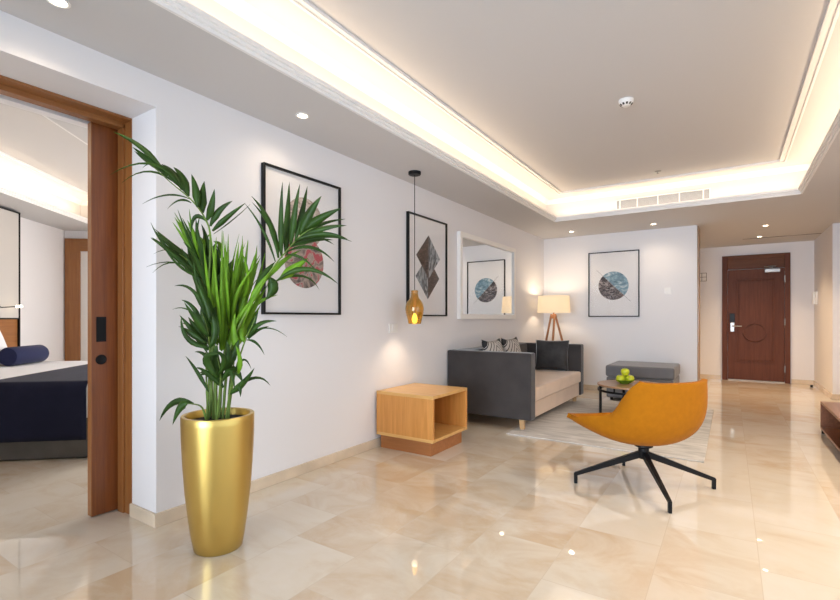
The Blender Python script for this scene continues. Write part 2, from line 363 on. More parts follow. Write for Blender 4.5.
# bedroom ceiling
def T(p): return bed_pt(p.x, p.y, p.z)
b = MB()
def bslab(pts, z0, z1): b.hexa([bed_pt(*p, z0) for p in pts], [bed_pt(*p, z1) for p in pts])
h = lambda sb: 7.9 * (1 - sb / 7.05)
a0, a1, s0, s1 = BC
bslab([(0, 0), (h(0), 0), (h(s0), s0), (0, s0)], CZ, CZ + .045); bslab([(0, s0), (a0, s0), (a0, s1), (0, s1)], CZ, CZ + .045)
bslab([(a1, s0), (h(s0), s0), (h(s1), s1), (a1, s1)], CZ, CZ + .045); bslab([(0, s1), (h(s1), s1), (h(4), 4), (0, 4)], CZ, CZ + .045)
bslab([(0, 4), (h(4), 4), (.1, 6.95), (0, 6.95)], CZ, CZ + .045)
for q in ((a0 - R - .04, a0 - R, s0 - R, s1 + R), (a1 + R, a1 + R + .04, s0 - R, s1 + R), (a0 - R, a1 + R, s0 - R - .04, s0 - R), (a0 - R, a1 + R, s1 + R, s1 + R + .04)):
    bslab([(q[0], q[2]), (q[1], q[2]), (q[1], q[3]), (q[0], q[3])], CZ + .045, UZ)
bslab([(a0 - R - .04, s0 - R - .04), (a1 + R + .04, s0 - R - .04), (a1 + R + .04, s1 + R + .04), (a0 - R - .04, s1 + R + .04)], UZ, UZ + .05)
struct(b.obj('ceiling_bedroom', M_ceil, smooth=0))
struct(MB().ring(a0, a1, s0, s1, LIP, T).obj('trim_4', M_trimw, smooth=0))
struct(MB().ring(a0 + .12, a1 - .12, s0 + .12, s1 - .12, RIDGE, T).obj('trim_5', M_trimw, smooth=0))
struct(MB().ring(a0 - R, a1 + R, s0 - R, s1 + R, [(d, UZ + z) for d, z in COR], T).obj('trim_6', M_trimw))

# skirting of the same marble
BH = .075; BT = .016
b = MB().box(WX, WX + BT, OY - BT, BY, 0, BH).box(-2.905, WX, OY - BT, OY, 0, BH)
struct(b.obj('baseboard_left', M_base, bevel=.003))
struct(MB().box(WX + BT, -.395, BY - BT, BY, 0, BH).obj('baseboard_back', M_base, bevel=.003))
b = MB().box(-.62, -.14, HY - BT, HY, 0, BH).box(.90, HX, HY - BT, HY, 0, BH).box(HX - BT, HX, 8.76 - BT, HY - BT, 0, BH).box(HX, RX, 8.76 - BT, 8.76, 0, BH)
struct(b.obj('baseboard_hall', M_base, bevel=.003))
struct(MB().box(RX - BT, RX, FY, 8.76 - BT, 0, BH).obj('baseboard_right', M_base, bevel=.003))
q = bwall('', .0, BT, 1.2, 6.9, 0, BH); r = bwall('', BT, 5.0, 0, BT, 0, BH); q.add(r.v, r.f)
struct(q.obj('baseboard_bedroom', M_base))

# sliding bedroom door in its wooden frame
d1 = bpy.data.objects.new('door_1', None); COL.objects.link(d1); d1['kind'] = 'structure'
d1['label'] = 'sliding wooden bedroom door half out of its wall pocket beside the palm'
b = MB().box(-2.985, -2.905, OY - .002, OY + .03, 0, OZ).box(-3.05, -2.985, OY - .014, OY + .03, 0, OZ - .02)
b.obj('jamb', M_doorl, d1, bevel=.002)
b = MB().box(-2.985, -2.905, -.9, OY, OZ - .012, OZ + .0).box(-3.05, -2.985, -.9, OY, OZ - .04, OZ); b.obj('head', M_doorh, d1, bevel=.002)
b = MB().box(-2.985, -2.905, -.9, -.87, 0, OZ - .02); b.obj('jamb', M_doorl, d1)
sd = MB().box(-3.105, -3.063, 1.222, 2.2, .006, OZ - .03).obj('door_leaf', M_door, d1, bevel=.003)
MB().box(-3.1051, -3.0625, 1.2195, 1.2245, .01, OZ - .035).obj('edge_strip', M_doorl, sd)
MB().frame(1.246, 1.297, 1.012, 1.157, .006, -3.066, -3.059, 'x').box(-3.065, -3.0605, 1.251, 1.292, 1.017, 1.152).obj('pull_handle', M_black, sd)
b = MB().lathe([(.0, 0), (.029, 0), (.029, .004), (.025, .005), (.02, .0025), (0, .0025)], 24)
o = b.obj('lock_rosette', M_black, sd, loc=(-3.0625, 1.271, .908)); o.rotation_euler = (0, PI / 2, 0)

# palm: stems and leaflets in the plant's own frame (x, y, z in cm), leaf = frond, base, middle, tip, width, tone
PALM_STEMS = {
 'A': [(-2.5, 0, 66.6), (-4.0, 0, 93.8), (-5.0, 0.0, 124.1), (-3.1, -2.0, 154.0), (-5.2, -3.0, 164.3), (-11.2, -5.0, 173.3), (-19.5, -8.0, 180.8), (-27.1, -10.0, 188.0)],
 'B': [(2.0, 0, 66.6), (6.0, -1.0, 97.9), (14.9, -2.0, 118.0), (24.2, -3.0, 133.9), (33.0, -4.0, 145.3), (43.4, -6.0, 155.8), (51.5, -7.0, 160.0)],
 'C': [(-0.8, 3.0, 66.0), (0.4, 5.0, 93.4), (3.3, 8.0, 111.3), (8.8, 10.0, 124.5), (14.3, 14.0, 135.3)],
 'D': [(-5.9, 3.0, 66.0), (-4.8, 4.0, 98.6), (-5.9, 3.0, 121.6), (-9.5, 2.0, 135.3), (-14.6, 0.0, 143.2), (-18.7, -2.0, 147.0)],
 'E': [(-4.7, -3.0, 67.2), (-2.3, -5.0, 89.3), (-1.4, -7.0, 101.8), (-2.0, -9.0, 111.6), (-3.4, -11.0, 117.9)],
 'F': [(3.7, 2.0, 66.2), (8.1, 0.0, 86.2), (14.4, -2.0, 104.0), (18.6, -4.0, 111.5), (20.4, -5.0, 116.0)],
 'H': [(1.2, -5.0, 67.6), (3.5, -7.0, 78.8), (4.8, -9.0, 88.8), (3.3, -10.0, 97.1)],
 'G': [(-2.8, -6.0, 67.8), (-3.9, -9.0, 71.3), (-6.3, -13.0, 74.0), (-8.6, -16.0, 74.5)],
 'I': [(5.2, -4.0, 67.4), (8.0, -6.0, 77.6), (10.8, -8.0, 84.8), (13.5, -10.0, 89.9)],
 'J': [(-4.1, 6.0, 65.3), (-6.0, 9.0, 98.2), (-5.9, 10.0, 124.5), (-10.6, 10.0, 144.4), (-14.8, 10.0, 153.4)],
}
PALM_LEAVES = [
 ('A',(-22.3, -10.0, 186.5),(-34.4, -9.1, 198.4),(-47.6, -8.3, 205.6),2.8,0),
 ('A',(-23.2, -10.0, 188.5),(-39.0, -7.9, 199.4),(-52.4, -5.8, 205.8),1.1,2),
 ('A',(-24.2, -10.0, 188.5),(-39.3, -7.5, 197.6),(-53.5, -5.0, 203.4),1.1,2),
 ('A',(-24.2, -10.0, 187.5),(-38.0, -8.0, 194.9),(-53.0, -6.0, 199.6),1.2,2),
 ('A',(-21.4, -8.0, 184.2),(-32.0, -6.5, 193.0),(-40.3, -5.0, 199.4),2.8,0),
 ('A',(-22.4, -8.0, 185.2),(-33.6, -5.6, 192.8),(-40.4, -3.2, 198.1),2.3,0),
 ('A',(-14.6, -8.0, 177.4),(-25.7, -14.1, 188.1),(-41.6, -20.2, 181.0),1.4,0),
 ('A',(-12.7, -5.0, 175.2),(-29.0, -5.8, 186.9),(-44.7, -6.6, 181.2),1.2,0),
 ('A',(-17.5, -8.0, 181.3),(-27.6, -5.6, 190.8),(-36.4, -3.3, 189.6),1.4,0),
 ('A',(-12.7, -5.0, 175.2),(-15.9, -4.4, 184.3),(-20.7, -3.8, 189.9),4.0,0),
 ('A',(-14.6, -5.0, 177.7),(-21.2, -2.9, 186.8),(-28.3, -0.8, 192.4),3.4,0),
 ('A',(-15.6, -8.0, 179.3),(-19.4, -10.0, 184.6),(-23.1, -12.0, 188.3),2.8,0),
 ('A',(-12.2, -5.0, 173.8),(-23.2, -5.5, 175.6),(-34.8, -6.1, 171.0),0.9,0),
 ('A',(-11.2, -5.0, 171.8),(-16.5, -6.2, 173.0),(-21.8, -7.3, 168.3),1.4,0),
 ('A',(-8.2, -5.0, 169.8),(-9.2, -5.0, 178.2),(-11.2, -4.9, 186.1),4.2,0),
 ('A',(-6.7, -3.0, 167.3),(-6.8, -2.8, 175.3),(-5.9, -2.6, 183.3),4.5,0),
 ('A',(-4.7, -3.0, 163.8),(-1.5, -5.7, 170.1),(1.7, -8.5, 177.8),5.1,0),
 ('A',(-2.9, -3.0, 160.8),(2.0, -4.8, 167.9),(9.7, -6.5, 172.4),4.2,0),
 ('A',(-2.1, -2.0, 158.5),(5.6, -3.8, 164.6),(15.7, -5.6, 171.6),2.8,0),
 ('A',(-1.6, -2.0, 157.0),(7.2, 0.9, 165.1),(14.7, 3.9, 173.4),0.8,0),
 ('A',(-4.2, -3.0, 162.8),(-10.5, -2.3, 165.5),(-12.8, -1.6, 158.1),2.3,0),
 ('B',(33.0, -4.0, 145.3),(33.9, -8.6, 161.7),(36.2, -13.2, 179.8),3.1,0),
 ('B',(34.9, -4.0, 147.7),(35.1, -1.1, 164.2),(35.3, 1.9, 184.2),3.7,0),
 ('B',(37.4, -4.0, 150.7),(40.0, -8.1, 164.2),(44.2, -12.1, 179.1),4.0,0),
 ('B',(40.4, -6.0, 153.4),(43.2, -5.3, 166.3),(46.0, -4.6, 180.3),3.7,0),
 ('B',(42.4, -6.0, 155.8),(47.6, -9.0, 165.5),(54.5, -12.0, 173.4),5.4,0),
 ('B',(44.4, -6.0, 157.8),(53.1, -9.9, 162.9),(64.4, -13.7, 167.3),4.5,0),
 ('B',(43.9, -6.0, 156.8),(53.7, -3.6, 162.2),(64.2, -1.1, 164.7),2.5,0),
 ('B',(42.9, -6.0, 155.3),(54.7, -8.5, 158.8),(66.3, -11.0, 159.5),3.4,0),
 ('B',(40.0, -6.0, 152.9),(53.8, -8.8, 155.8),(66.9, -11.6, 152.9),2.8,0),
 ('B',(36.9, -4.0, 150.2),(47.1, -0.8, 154.2),(57.6, 2.4, 154.7),2.8,0),
 ('B',(35.4, -4.0, 147.7),(47.2, -1.3, 150.6),(58.3, 1.3, 143.4),2.0,0),
 ('B',(34.5, -4.0, 146.2),(43.3, -5.5, 144.6),(51.5, -7.0, 137.0),1.4,0),
 ('B',(31.5, -4.0, 144.8),(25.5, 0.6, 163.6),(14.7, 5.3, 177.9),3.1,0),
 ('B',(30.0, -4.0, 142.8),(23.5, -4.0, 159.1),(14.6, -4.0, 172.0),1.4,0),
 ('B',(32.2, -3.0, 134.4),(38.4, -2.2, 139.5),(45.7, -1.4, 145.1),5.1,1),
 ('B',(30.2, -3.0, 133.4),(45.9, -6.4, 139.1),(62.2, -9.7, 131.4),2.8,0),
 ('B',(27.7, -3.0, 132.4),(41.8, 0.2, 136.2),(50.2, 3.3, 129.3),1.4,0),
 ('B',(26.7, -3.0, 134.9),(28.0, -2.4, 130.0),(24.3, -1.9, 124.0),5.7,0),
 ('B',(23.7, -3.0, 132.4),(31.6, 0.5, 143.3),(40.8, 4.0, 149.9),3.4,1),
 ('B',(20.7, -3.0, 128.0),(23.0, -1.0, 136.1),(28.4, 1.0, 143.4),4.5,0),
 ('B',(17.4, -2.0, 122.5),(20.9, -3.4, 128.9),(27.3, -4.8, 137.7),4.0,1),
 ('C',(0.4, 5.0, 98.5),(3.3, 1.7, 124.1),(5.7, -1.7, 157.1),3.1,1),
 ('C',(-1.1, 5.0, 98.5),(2.7, -1.6, 124.0),(7.3, -8.2, 152.5),3.4,1),
 ('C',(-2.7, 5.0, 101.1),(-1.2, -1.9, 129.0),(2.8, -8.8, 154.4),3.4,1),
 ('C',(2.3, 8.0, 108.7),(7.1, 1.2, 129.2),(12.5, -5.6, 152.4),3.4,1),
 ('C',(3.8, 8.0, 111.3),(7.2, 4.8, 132.0),(11.5, 1.6, 153.6),2.8,1),
 ('C',(5.7, 10.0, 118.2),(8.0, 10.8, 135.0),(10.9, 11.5, 156.3),3.4,1),
 ('C',(8.3, 10.0, 122.9),(13.2, 5.2, 134.6),(19.3, 0.4, 149.4),3.1,1),
 ('C',(10.9, 10.0, 126.0),(13.2, 10.9, 136.6),(17.1, 11.9, 146.8),2.5,1),
 ('C',(0.7, 8.0, 103.5),(3.3, 5.5, 124.3),(5.9, 2.9, 143.6),5.1,1),
 ('C',(4.9, 8.0, 108.7),(9.5, 5.5, 124.3),(15.6, 3.0, 142.1),4.5,1),
 ('C',(0.4, 5.0, 101.1),(-3.6, 8.4, 119.2),(-4.0, 11.8, 140.4),4.5,1),
 ('C',(2.5, 5.0, 95.9),(8.9, 4.4, 111.4),(17.3, 3.8, 125.8),5.1,1),
 ('C',(5.6, 5.0, 101.1),(14.7, 2.5, 116.5),(24.7, 0.0, 131.6),4.0,1),
 ('D',(-11.0, 2.0, 136.9),(-23.5, 1.4, 147.5),(-34.3, 0.9, 156.0),3.4,0),
 ('D',(-11.5, 2.0, 139.4),(-23.6, 3.5, 149.8),(-35.2, 5.1, 159.3),3.1,0),
 ('D',(-9.5, 2.0, 134.8),(-17.5, -2.3, 143.0),(-26.1, -6.7, 151.8),2.8,0),
 ('D',(-8.0, 2.0, 134.3),(-23.9, 6.2, 143.5),(-42.4, 10.4, 141.9),0.7,0),
 ('D',(-7.5, 2.0, 132.8),(-19.4, -2.5, 142.5),(-29.3, -7.0, 137.0),1.0,0),
 ('D',(-13.6, 0.0, 142.7),(-23.4, 1.3, 149.5),(-34.3, 2.7, 147.6),0.7,0),
 ('D',(-7.5, 2.0, 129.2),(-13.7, 4.3, 140.7),(-18.9, 6.6, 151.3),5.1,0),
 ('D',(-5.9, 3.0, 126.7),(-6.2, -1.9, 141.5),(-5.9, -6.8, 154.2),5.1,0),
 ('D',(-3.9, 3.0, 124.2),(0.5, 4.9, 134.6),(5.4, 6.8, 146.1),7.4,0),
 ('D',(-6.4, 3.0, 124.2),(-10.5, 2.0, 130.3),(-14.6, 0.9, 140.3),4.5,0),
 ('J',(-11.7, 10.0, 141.3),(-18.7, 10.4, 153.4),(-27.8, 10.8, 168.3),4.5,1),
 ('J',(-12.2, 10.0, 144.4),(-15.4, 5.8, 154.3),(-19.0, 1.6, 165.8),3.1,0),
 ('J',(-11.1, 10.0, 144.4),(-13.6, 6.3, 154.4),(-17.0, 2.7, 165.0),3.4,1),
 ('J',(-10.1, 10.0, 142.3),(-9.5, 7.5, 153.0),(-10.9, 5.1, 163.4),5.1,0),
 ('J',(-8.5, 10.0, 141.3),(-10.0, 12.2, 151.1),(-9.9, 14.3, 158.9),4.0,1),
 ('J',(-6.9, 10.0, 124.5),(-3.0, 6.9, 137.3),(-3.2, 3.9, 152.4),4.5,0),
 ('E',(-2.0, -11.0, 117.9),(-8.9, -9.6, 128.6),(-17.9, -8.2, 130.6),2.0,0),
 ('E',(-1.5, -9.0, 115.0),(-7.4, -6.7, 125.3),(-12.4, -4.4, 130.3),2.3,0),
 ('E',(-0.0, -9.0, 113.1),(-3.7, -6.3, 123.8),(-7.9, -3.6, 132.9),5.1,0),
 ('E',(-3.9, -9.0, 110.6),(-7.7, -10.1, 119.8),(-13.0, -11.2, 123.7),2.3,0),
 ('E',(-4.4, -9.0, 114.0),(-11.2, -9.9, 119.4),(-17.5, -10.8, 119.1),0.8,0),
 ('E',(-1.9, -7.0, 99.3),(-8.2, -7.1, 107.2),(-16.0, -7.2, 116.5),3.7,0),
 ('E',(-2.9, -7.0, 103.2),(-8.3, -5.8, 109.1),(-12.9, -4.6, 115.5),4.2,0),
 ('E',(-1.9, -7.0, 105.2),(-5.3, -9.2, 112.1),(-7.1, -11.3, 118.4),4.8,0),
 ('E',(-2.4, -7.0, 97.9),(-9.9, -5.6, 106.1),(-18.0, -4.3, 111.0),2.0,0),
 ('E',(-0.4, -7.0, 101.3),(0.3, -5.3, 111.5),(-1.9, -3.6, 121.0),5.1,0),
 ('E',(-1.8, -5.0, 92.3),(-5.7, -4.0, 97.1),(-10.7, -2.9, 98.1),2.0,0),
 ('F',(15.4, -2.0, 105.0),(21.8, -4.7, 112.0),(31.6, -7.5, 113.5),3.1,0),
 ('F',(15.9, -2.0, 104.5),(19.3, -0.4, 108.5),(25.3, 1.3, 110.9),2.0,0),
 ('F',(16.4, -2.0, 106.5),(26.3, -4.8, 110.1),(36.9, -7.5, 105.7),0.7,0),
 ('F',(14.9, -2.0, 104.0),(20.1, -2.8, 102.5),(24.4, -3.5, 96.6),1.4,0),
 ('F',(15.4, -2.0, 105.5),(17.2, -1.7, 111.5),(20.6, -1.3, 118.5),4.8,0),
 ('F',(13.9, -2.0, 103.0),(11.6, 0.1, 111.5),(13.8, 2.2, 120.1),4.5,1),
 ('F',(11.4, -2.0, 96.5),(8.9, -3.4, 106.5),(10.5, -4.8, 118.0),4.0,1),
 ('H',(-1.9, -7.0, 78.8),(-9.0, -4.3, 88.3),(-15.8, -1.6, 96.0),2.5,0),
 ('H',(4.0, -7.0, 81.7),(-1.9, -7.0, 87.6),(-6.3, -6.9, 88.1),3.4,0),
 ('H',(5.8, -9.0, 84.9),(11.5, -9.8, 89.4),(16.6, -10.6, 83.2),4.0,0),
 ('H',(3.4, -9.0, 85.9),(2.5, -10.2, 93.8),(4.4, -11.4, 102.5),5.7,0),
 ('H',(4.8, -9.0, 88.8),(9.0, -10.9, 95.7),(9.3, -12.8, 104.5),4.5,0),
 ('H',(0.5, -9.0, 88.8),(-0.3, -9.4, 92.2),(-1.6, -9.7, 88.9),1.7,0),
 ('I',(8.0, -6.0, 77.6),(15.2, -8.3, 82.9),(21.9, -10.6, 90.9),3.4,0),
 ('I',(7.5, -6.0, 77.6),(19.4, -5.0, 85.4),(27.5, -3.9, 81.3),1.7,0),
 ('I',(10.8, -8.0, 85.8),(14.6, -6.5, 94.4),(18.4, -5.0, 89.8),1.4,0),
 ('I',(11.7, -8.0, 81.9),(14.0, -8.7, 81.0),(14.7, -9.5, 76.7),2.3,0),
 ('I',(13.5, -10.0, 87.5),(15.4, -12.4, 94.9),(14.4, -14.8, 102.2),2.8,1),
 ('G',(-6.3, -13.0, 74.0),(-17.3, -10.2, 74.0),(-25.6, -7.5, 64.7),3.4,0),
 ('G',(-7.7, -16.0, 74.5),(-11.4, -16.0, 72.7),(-14.7, -16.0, 64.7),4.0,0),
]
# entry door at the end of the hall
d2 = bpy.data.objects.new('door_2', None); COL.objects.link(d2); d2['kind'] = 'structure'; d2.location = (.38, HY, 0)
d2['label'] = 'dark panelled wooden entry door at the end of the hall'
b = MB().box(-.505, -.418, -.045, 0, 0, 2.30).box(.427, .505, -.045, 0, 0, 2.30); b.obj('jamb', M_entry, d2, bevel=.004)
MB().box(-.418, .427, -.045, 0, 2.225, 2.30).obj('head', M_entryh, d2, bevel=.004)
MB().box(-.418, .427, -.036, 0, 2.045, 2.225).obj('transom_panel', M_entryh, d2, bevel=.003)
lf = MB().box(-.414, .423, -.034, 0, .022, 2.038).obj('door_leaf', M_entry, d2, bevel=.003)
b = MB().frame(-.283, .290, .345, 1.865, .026, -.050, -.030, 'y').frame(-.250, .257, .378, 1.832, .010, -.042, -.030, 'y')
b.obj('panel_moulding', M_entry, lf, bevel=.003)
b = MB(); n = 40
for k in range(n):
    a, c = 2 * PI * k / n, 2 * PI * (k + 1) / n
    lo = [(r * math.cos(t), r * math.sin(t)) for r, t in ((.150, a), (.178, a), (.178, c), (.150, c))]
    b.hexa([(x - .005, -.030, z + .886) for x, z in lo], [(x * .985 - .005, -.058, z * .985 + .899) for x, z in lo])
b.obj('ring_moulding', M_entry, lf, smooth=30)
MB().box(-.385, -.305, -.052, -.034, 1.07, 1.235).obj('card_reader', M_black, lf, bevel=.004)
MB().box(-.375, -.312, -.048, -.034, .90, 1.065).obj('lock_plate', M_chrome, lf, bevel=.004)
MB().tube([(-.345, -.04, 1.0), (-.345, -.09, 1.0), (-.33, -.098, 1.0), (-.20, -.098, 1.0)], .011, 10).obj('lever_handle', M_chrome, lf)
cl = MB().box(.14, .36, -.085, -.034, 1.965, 2.025).obj('door_closer', M_steel, lf, bevel=.006)
MB().tube([(.25, -.075, 2.03), (.25, -.075, 2.055), (.13, -.17, 2.06)], .010, 8).tube([(.13, -.17, 2.06), (.30, -.06, 2.075)], .009, 8).obj('closer_arm', M_steel, cl)
b0 = MB().lathe([(.009, -.06), (.011, -.058), (.011, .058), (.009, .06)], 12)
for z in (.25, 1.08, 1.84): b0.obj('hinge', M_steel, d2, loc=(.426, -.047, z))
MB().box(-.418, .427, -.05, 0, 0, .018).obj('light_gap_strip', M_gap_light, d2, bevel=.003)  # strip stands in for the bright line of light under the door

# timber lining on the end of the living room wall (towards the hall)
struct(MB().box(-.395, -.375, BY + .06, BY + .4, 0, CZ).box(-.62, -.375, BY + .4, BY + .42, 0, CZ).obj('trim_7', wood('pale_lining_wood', (.42, .27, .16), (.34, .2, .11), 'z', .4), bevel=.003))

# bedroom door in the far wall of the bedroom
d3 = bpy.data.objects.new('door_3', None); COL.objects.link(d3); d3['kind'] = 'structure'
d3.location = bed_pt(0, 0); d3.rotation_euler = (0, 0, BROT)
d3['label'] = 'white panel in a wooden frame in the far corner of the bedroom'
MB().box(.02, .23, -.035, 0, 0, 2.36).box(1.13, 1.34, -.035, 0, 0, 2.36).obj('jamb', M_doorl, d3, bevel=.004)
MB().box(.23, 1.13, -.035, 0, 2.17, 2.36).obj('head', wood('bedroom_head_veneer', (.33, .135, .038), (.24, .085, .02), 'x', .35), d3, bevel=.004)
MB().box(.23, 1.13, -.012, 0, 0, 2.17).obj('door_leaf', M_door_white, d3)

# ------------------------------------------------------------------ ceiling fittings
b_trim = MB().lathe([(.030, 0), (.044, 0), (.044, -.004), (.034, -.006), (.030, -.002)], 32, cap=False)
b_lens = MB().lathe([(0, -.0015), (.031, -.0015), (.031, 0), (0, 0)], 24)
def downlight(loc, label, power, cone=150, tint=(1, .80, .58)):
    t = thing('downlight', label, 'ceiling light', loc, 0, 'recessed ceiling spots')
    b_trim.obj('trim_ring', M_trimw, t); b_lens.obj('lens', M_lens, t)
    d = bpy.data.lights.new('downlight_beam', 'SPOT'); d.energy = power; d.color = tint; d.spot_size = math.radians(cone); d.spot_blend = 1.0; d.shadow_soft_size = .04
    o = bpy.data.objects.new('downlight_beam', d); COL.objects.link(o); o.parent = t; o.location = (0, 0, -.012)
DP = 52
downlight((-2.36, .818, CZ), 'white recessed ceiling spot above the bedroom opening at the top left corner', DP * .25)
downlight((-2.35, 2.164, CZ), 'white recessed ceiling spot over the left edge of the large framed print behind the palm', DP * .16)
downlight((-2.04, 7.35, CZ), 'white recessed ceiling spot above the tripod lamp and the back corner', DP * .14)
downlight((-.905, 7.40, CZ), 'white recessed ceiling spot above the ottoman, in front of the air grille', DP * .26)
downlight((.427, 8.40, CZ), 'white recessed ceiling spot at the mouth of the hall, nearer of the two', DP * 2.0, 112, (1, .71, .43))
downlight((.40, 9.48, CZ), 'white recessed ceiling spot nearest the entry door, beside the ceiling seam', DP * 2.0, 112, (1, .71, .43))

for y, lab in ((2.16, 'added unseen ceiling spot in the right soffit, nearest the window'), (3.51, 'added unseen ceiling spot in the right soffit across from the pendant'), (4.86, 'added unseen ceiling spot in the right soffit above the media console')):
    downlight((.98, y, CZ), lab, DP * 2.2)  # unseen spots, added to light the room from the right soffit

v = thing('air_vent', 'long white air conditioning grille in the lit cove above the back wall', 'vent', (-.73, LY1 + R, 2.648))
MB().frame(-.535, .535, -.068, .068, .012, -.012, 0, 'y').obj('frame', M_plast, v, bevel=.002)
MB().box(-.523, .523, -.003, -.001, -.056, .056).obj('backing', M_darkin, v)
b = MB()
for k in range(8):
    z = -.049 + k * .014
    b.hexa([(-.523, -.004, z - .002), (.523, -.004, z - .002), (.523, -.010, z - .005), (-.523, -.010, z - .005)], [(-.523, -.004, z + .001), (.523, -.004, z + .001), (.523, -.010, z - .002), (-.523, -.010, z - .002)])
b.obj('louvres', M_grey, v)
for x in (-.485, -.275, -.035, .205, .46): MB().box(x - .006, x + .006, -.0125, -.003, -.058, .058).obj('divider', M_plast, v)

s = thing('smoke_detector', 'round white smoke detector on the raised ceiling', 'smoke detector', (-.669, 3.906, UZ))
MB().lathe([(0, -.05), (.022, -.05), (.030, -.044), (.048, -.030), (.054, -.016), (.054, 0), (0, 0)], 36).obj('housing', M_plast, s)
b = MB()
for k in range(10):
    a = 2 * PI * k / 10
    x, y = math.cos(a), math.sin(a); px, py = -y * .007, x * .007
    b.hexa([(x * .034 - px, y * .034 - py, -.0435), (x * .048 - px, y * .048 - py, -.032), (x * .048 + px, y * .048 + py, -.032), (x * .034 + px, y * .034 + py, -.0435)],
           [(x * .032 - px, y * .032 - py, -.038), (x * .044 - px, y * .044 - py, -.028), (x * .044 + px, y * .044 + py, -.028), (x * .032 + px, y * .032 + py, -.038)])
b.obj('sensor_slots', M_dark, s, smooth=0)
s = thing('sprinkler', 'tiny sprinkler head on the raised ceiling near the air grille', 'sprinkler', (-.69, 6.0, UZ))
MB().lathe([(0, -.006), (.022, -.006), (.035, -.002), (.035, 0), (0, 0)], 24).obj('rosette', M_steel, s)
MB().lathe([(0, -.03), (.014, -.03), (.014, -.027), (.004, -.026), (.006, -.006), (0, -.006)], 16).obj('deflector', M_steel, s)
struct(MB().box(.18, HX - .01, 9.64, 9.66, CZ - .004, CZ).obj('trim_8', M_dark, smooth=0))

# ------------------------------------------------------------------ wall fittings
def switch(loc, rz, label, w=.086, h=.086, cat='light switch', name='light_switch'):
    t = thing(name, label, cat, loc, rz)       # local -y faces the room
    MB().box(-w / 2, w / 2, -.009, 0, -h / 2, h / 2).obj('plate', M_plast, t, bevel=.003)
    MB().hexa([(-.022, -.009, -.03), (.022, -.009, -.03), (.022, -.009, .03), (-.022, -.009, .03)], [(-.022, -.011, -.03), (.022, -.011, -.03), (.022, -.015, .03), (-.022, -.015, .03)]).obj('rocker', M_plast, t, bevel=.001)
    return t
switch((WX, 3.55, 1.055), PI / 2, 'white light switch low on the left wall beside the amber pendant', .13)
switch((-.765, BY, 1.549), 0, 'square white thermostat on the back wall right of the landscape print', .09, .09, 'thermostat', 'thermostat')
t = thing('wall_intercom', 'small white intercom handset on the hall wall right of the entry door', 'intercom', (HX, 10.15, 1.48), -PI / 2)
MB().box(-.05, .05, -.03, 0, -.11, .11).obj('base_plate', M_plast, t, bevel=.006)
MB().hexa([(-.045, -.03, -.105), (-.005, -.03, -.105), (-.005, -.03, .105), (-.045, -.03, .105)], [(-.043, -.06, -.1), (-.007, -.06, -.1), (-.007, -.06, .1), (-.043, -.06, .1)]).obj('handset', M_plast, t, bevel=.006)
t = thing('wall_notice', 'small pale framed notice with thin dark lines beside the hall wall edge', 'notice', (-.45, HY, 1.93))
MB().box(-.085, .085, -.012, 0, -.085, .085).obj('plate', M_plast, t, bevel=.002)
b = MB().frame(-.08, .08, -.08, .08, .008, -.0145, -.011, 'y').box(-.08, .08, -.0145, -.011, -.004, .004).box(-.004, .004, -.0145, -.011, -.08, .08)
b.obj('printed_lines', mat('notice_ink', (.12, .09, .08), .6), t, smooth=0)
t = thing('door_stop', 'tiny black door stop on the hall floor by the right skirting', 'door stop', (1.13, 10.1, 0))
MB().lathe([(0, 0), (.024, 0), (.024, .006), (.016, .010), (.016, .024), (.019, .027), (.019, .036), (.013, .040), (0, .040)], 20).obj('post', M_black, t)

# ------------------------------------------------------------------ pictures and the mirror
def disc(b, cx, cz, r, y0, y1, n=56, a0=0, a1=2 * PI):
    k = int(n * (a1 - a0) / (2 * PI)) + 1
    p = [(cx + r * math.cos(a0 + (a1 - a0) * i / k), cz + r * math.sin(a0 + (a1 - a0) * i / k)) for i in range(k + (0 if a1 - a0 > 6.28 else 1))]
    m = len(p); o = len(b.v)
    for y in (y0, y1): b.v += [(x, y, z) for x, z in p]
    b.f.append(tuple(o + i for i in range(m))); b.f.append(tuple(o + m + i for i in reversed(range(m))))
    for i in range(m): b.f.append((o + i, o + (i + 1) % m, o + m + (i + 1) % m, o + m + i))
def picture(loc, rz, label):
    t = thing('framed_print', label, 'picture', loc, rz, 'black framed prints on the walls')    # local: x along wall, -y faces the room
    MB().frame(-.375, .375, -.511, .511, .0145, -.032, 0, 'y').obj('frame', M_blackf, t, bevel=.0015)
    MB().box(-.362, .362, -.012, -.003, -.497, .497).obj('mount', M_paper, t, smooth=0)
    MB().box(-.361, .361, -.024, -.022, -.496, .496).obj('glass', M_pane, t, smooth=0)
    return t
p = picture((WX, 2.437, 1.686), PI / 2, 'black framed print of two overlapping stone and red circles, behind the palm')
m1 = marbled('pale_stone_print', [(.35, (.20, .17, .15)), (.5, (.50, .42, .36)), (.65, (.66, .62, .6))], 7, stretch=(.7, 1, 2))
m2 = marbled('red_stone_print', [(.36, (.06, .045, .045)), (.45, (.20, .155, .14)), (.53, (.40, .32, .28)), (.58, (.40, .06, .08))], 4.5, stretch=(1.1, 1, 1.3))
b = MB(); disc(b, .005, .165, .187, -.0135, -.0115); b.obj('upper_circle', m1, p, smooth=0)
b = MB(); disc(b, .005, -.125, .19, -.0145, -.0115); b.obj('lower_circle', m2, p, smooth=0)
p = picture((WX, 4.14, 1.68), PI / 2, 'black framed print of two split grey and brown diamonds, behind the amber pendant')
mb = marbled('dark_brown_print', [(.35, (.035, .024, .02)), (.55, (.085, .055, .045)), (.7, (.16, .11, .09))], 9, stretch=(1, 1, 3))
mg = marbled('grey_blue_print', [(.36, (.03, .035, .04)), (.48, (.15, .17, .19)), (.62, (.42, .45, .47))], 6, stretch=(3, 1, 1))
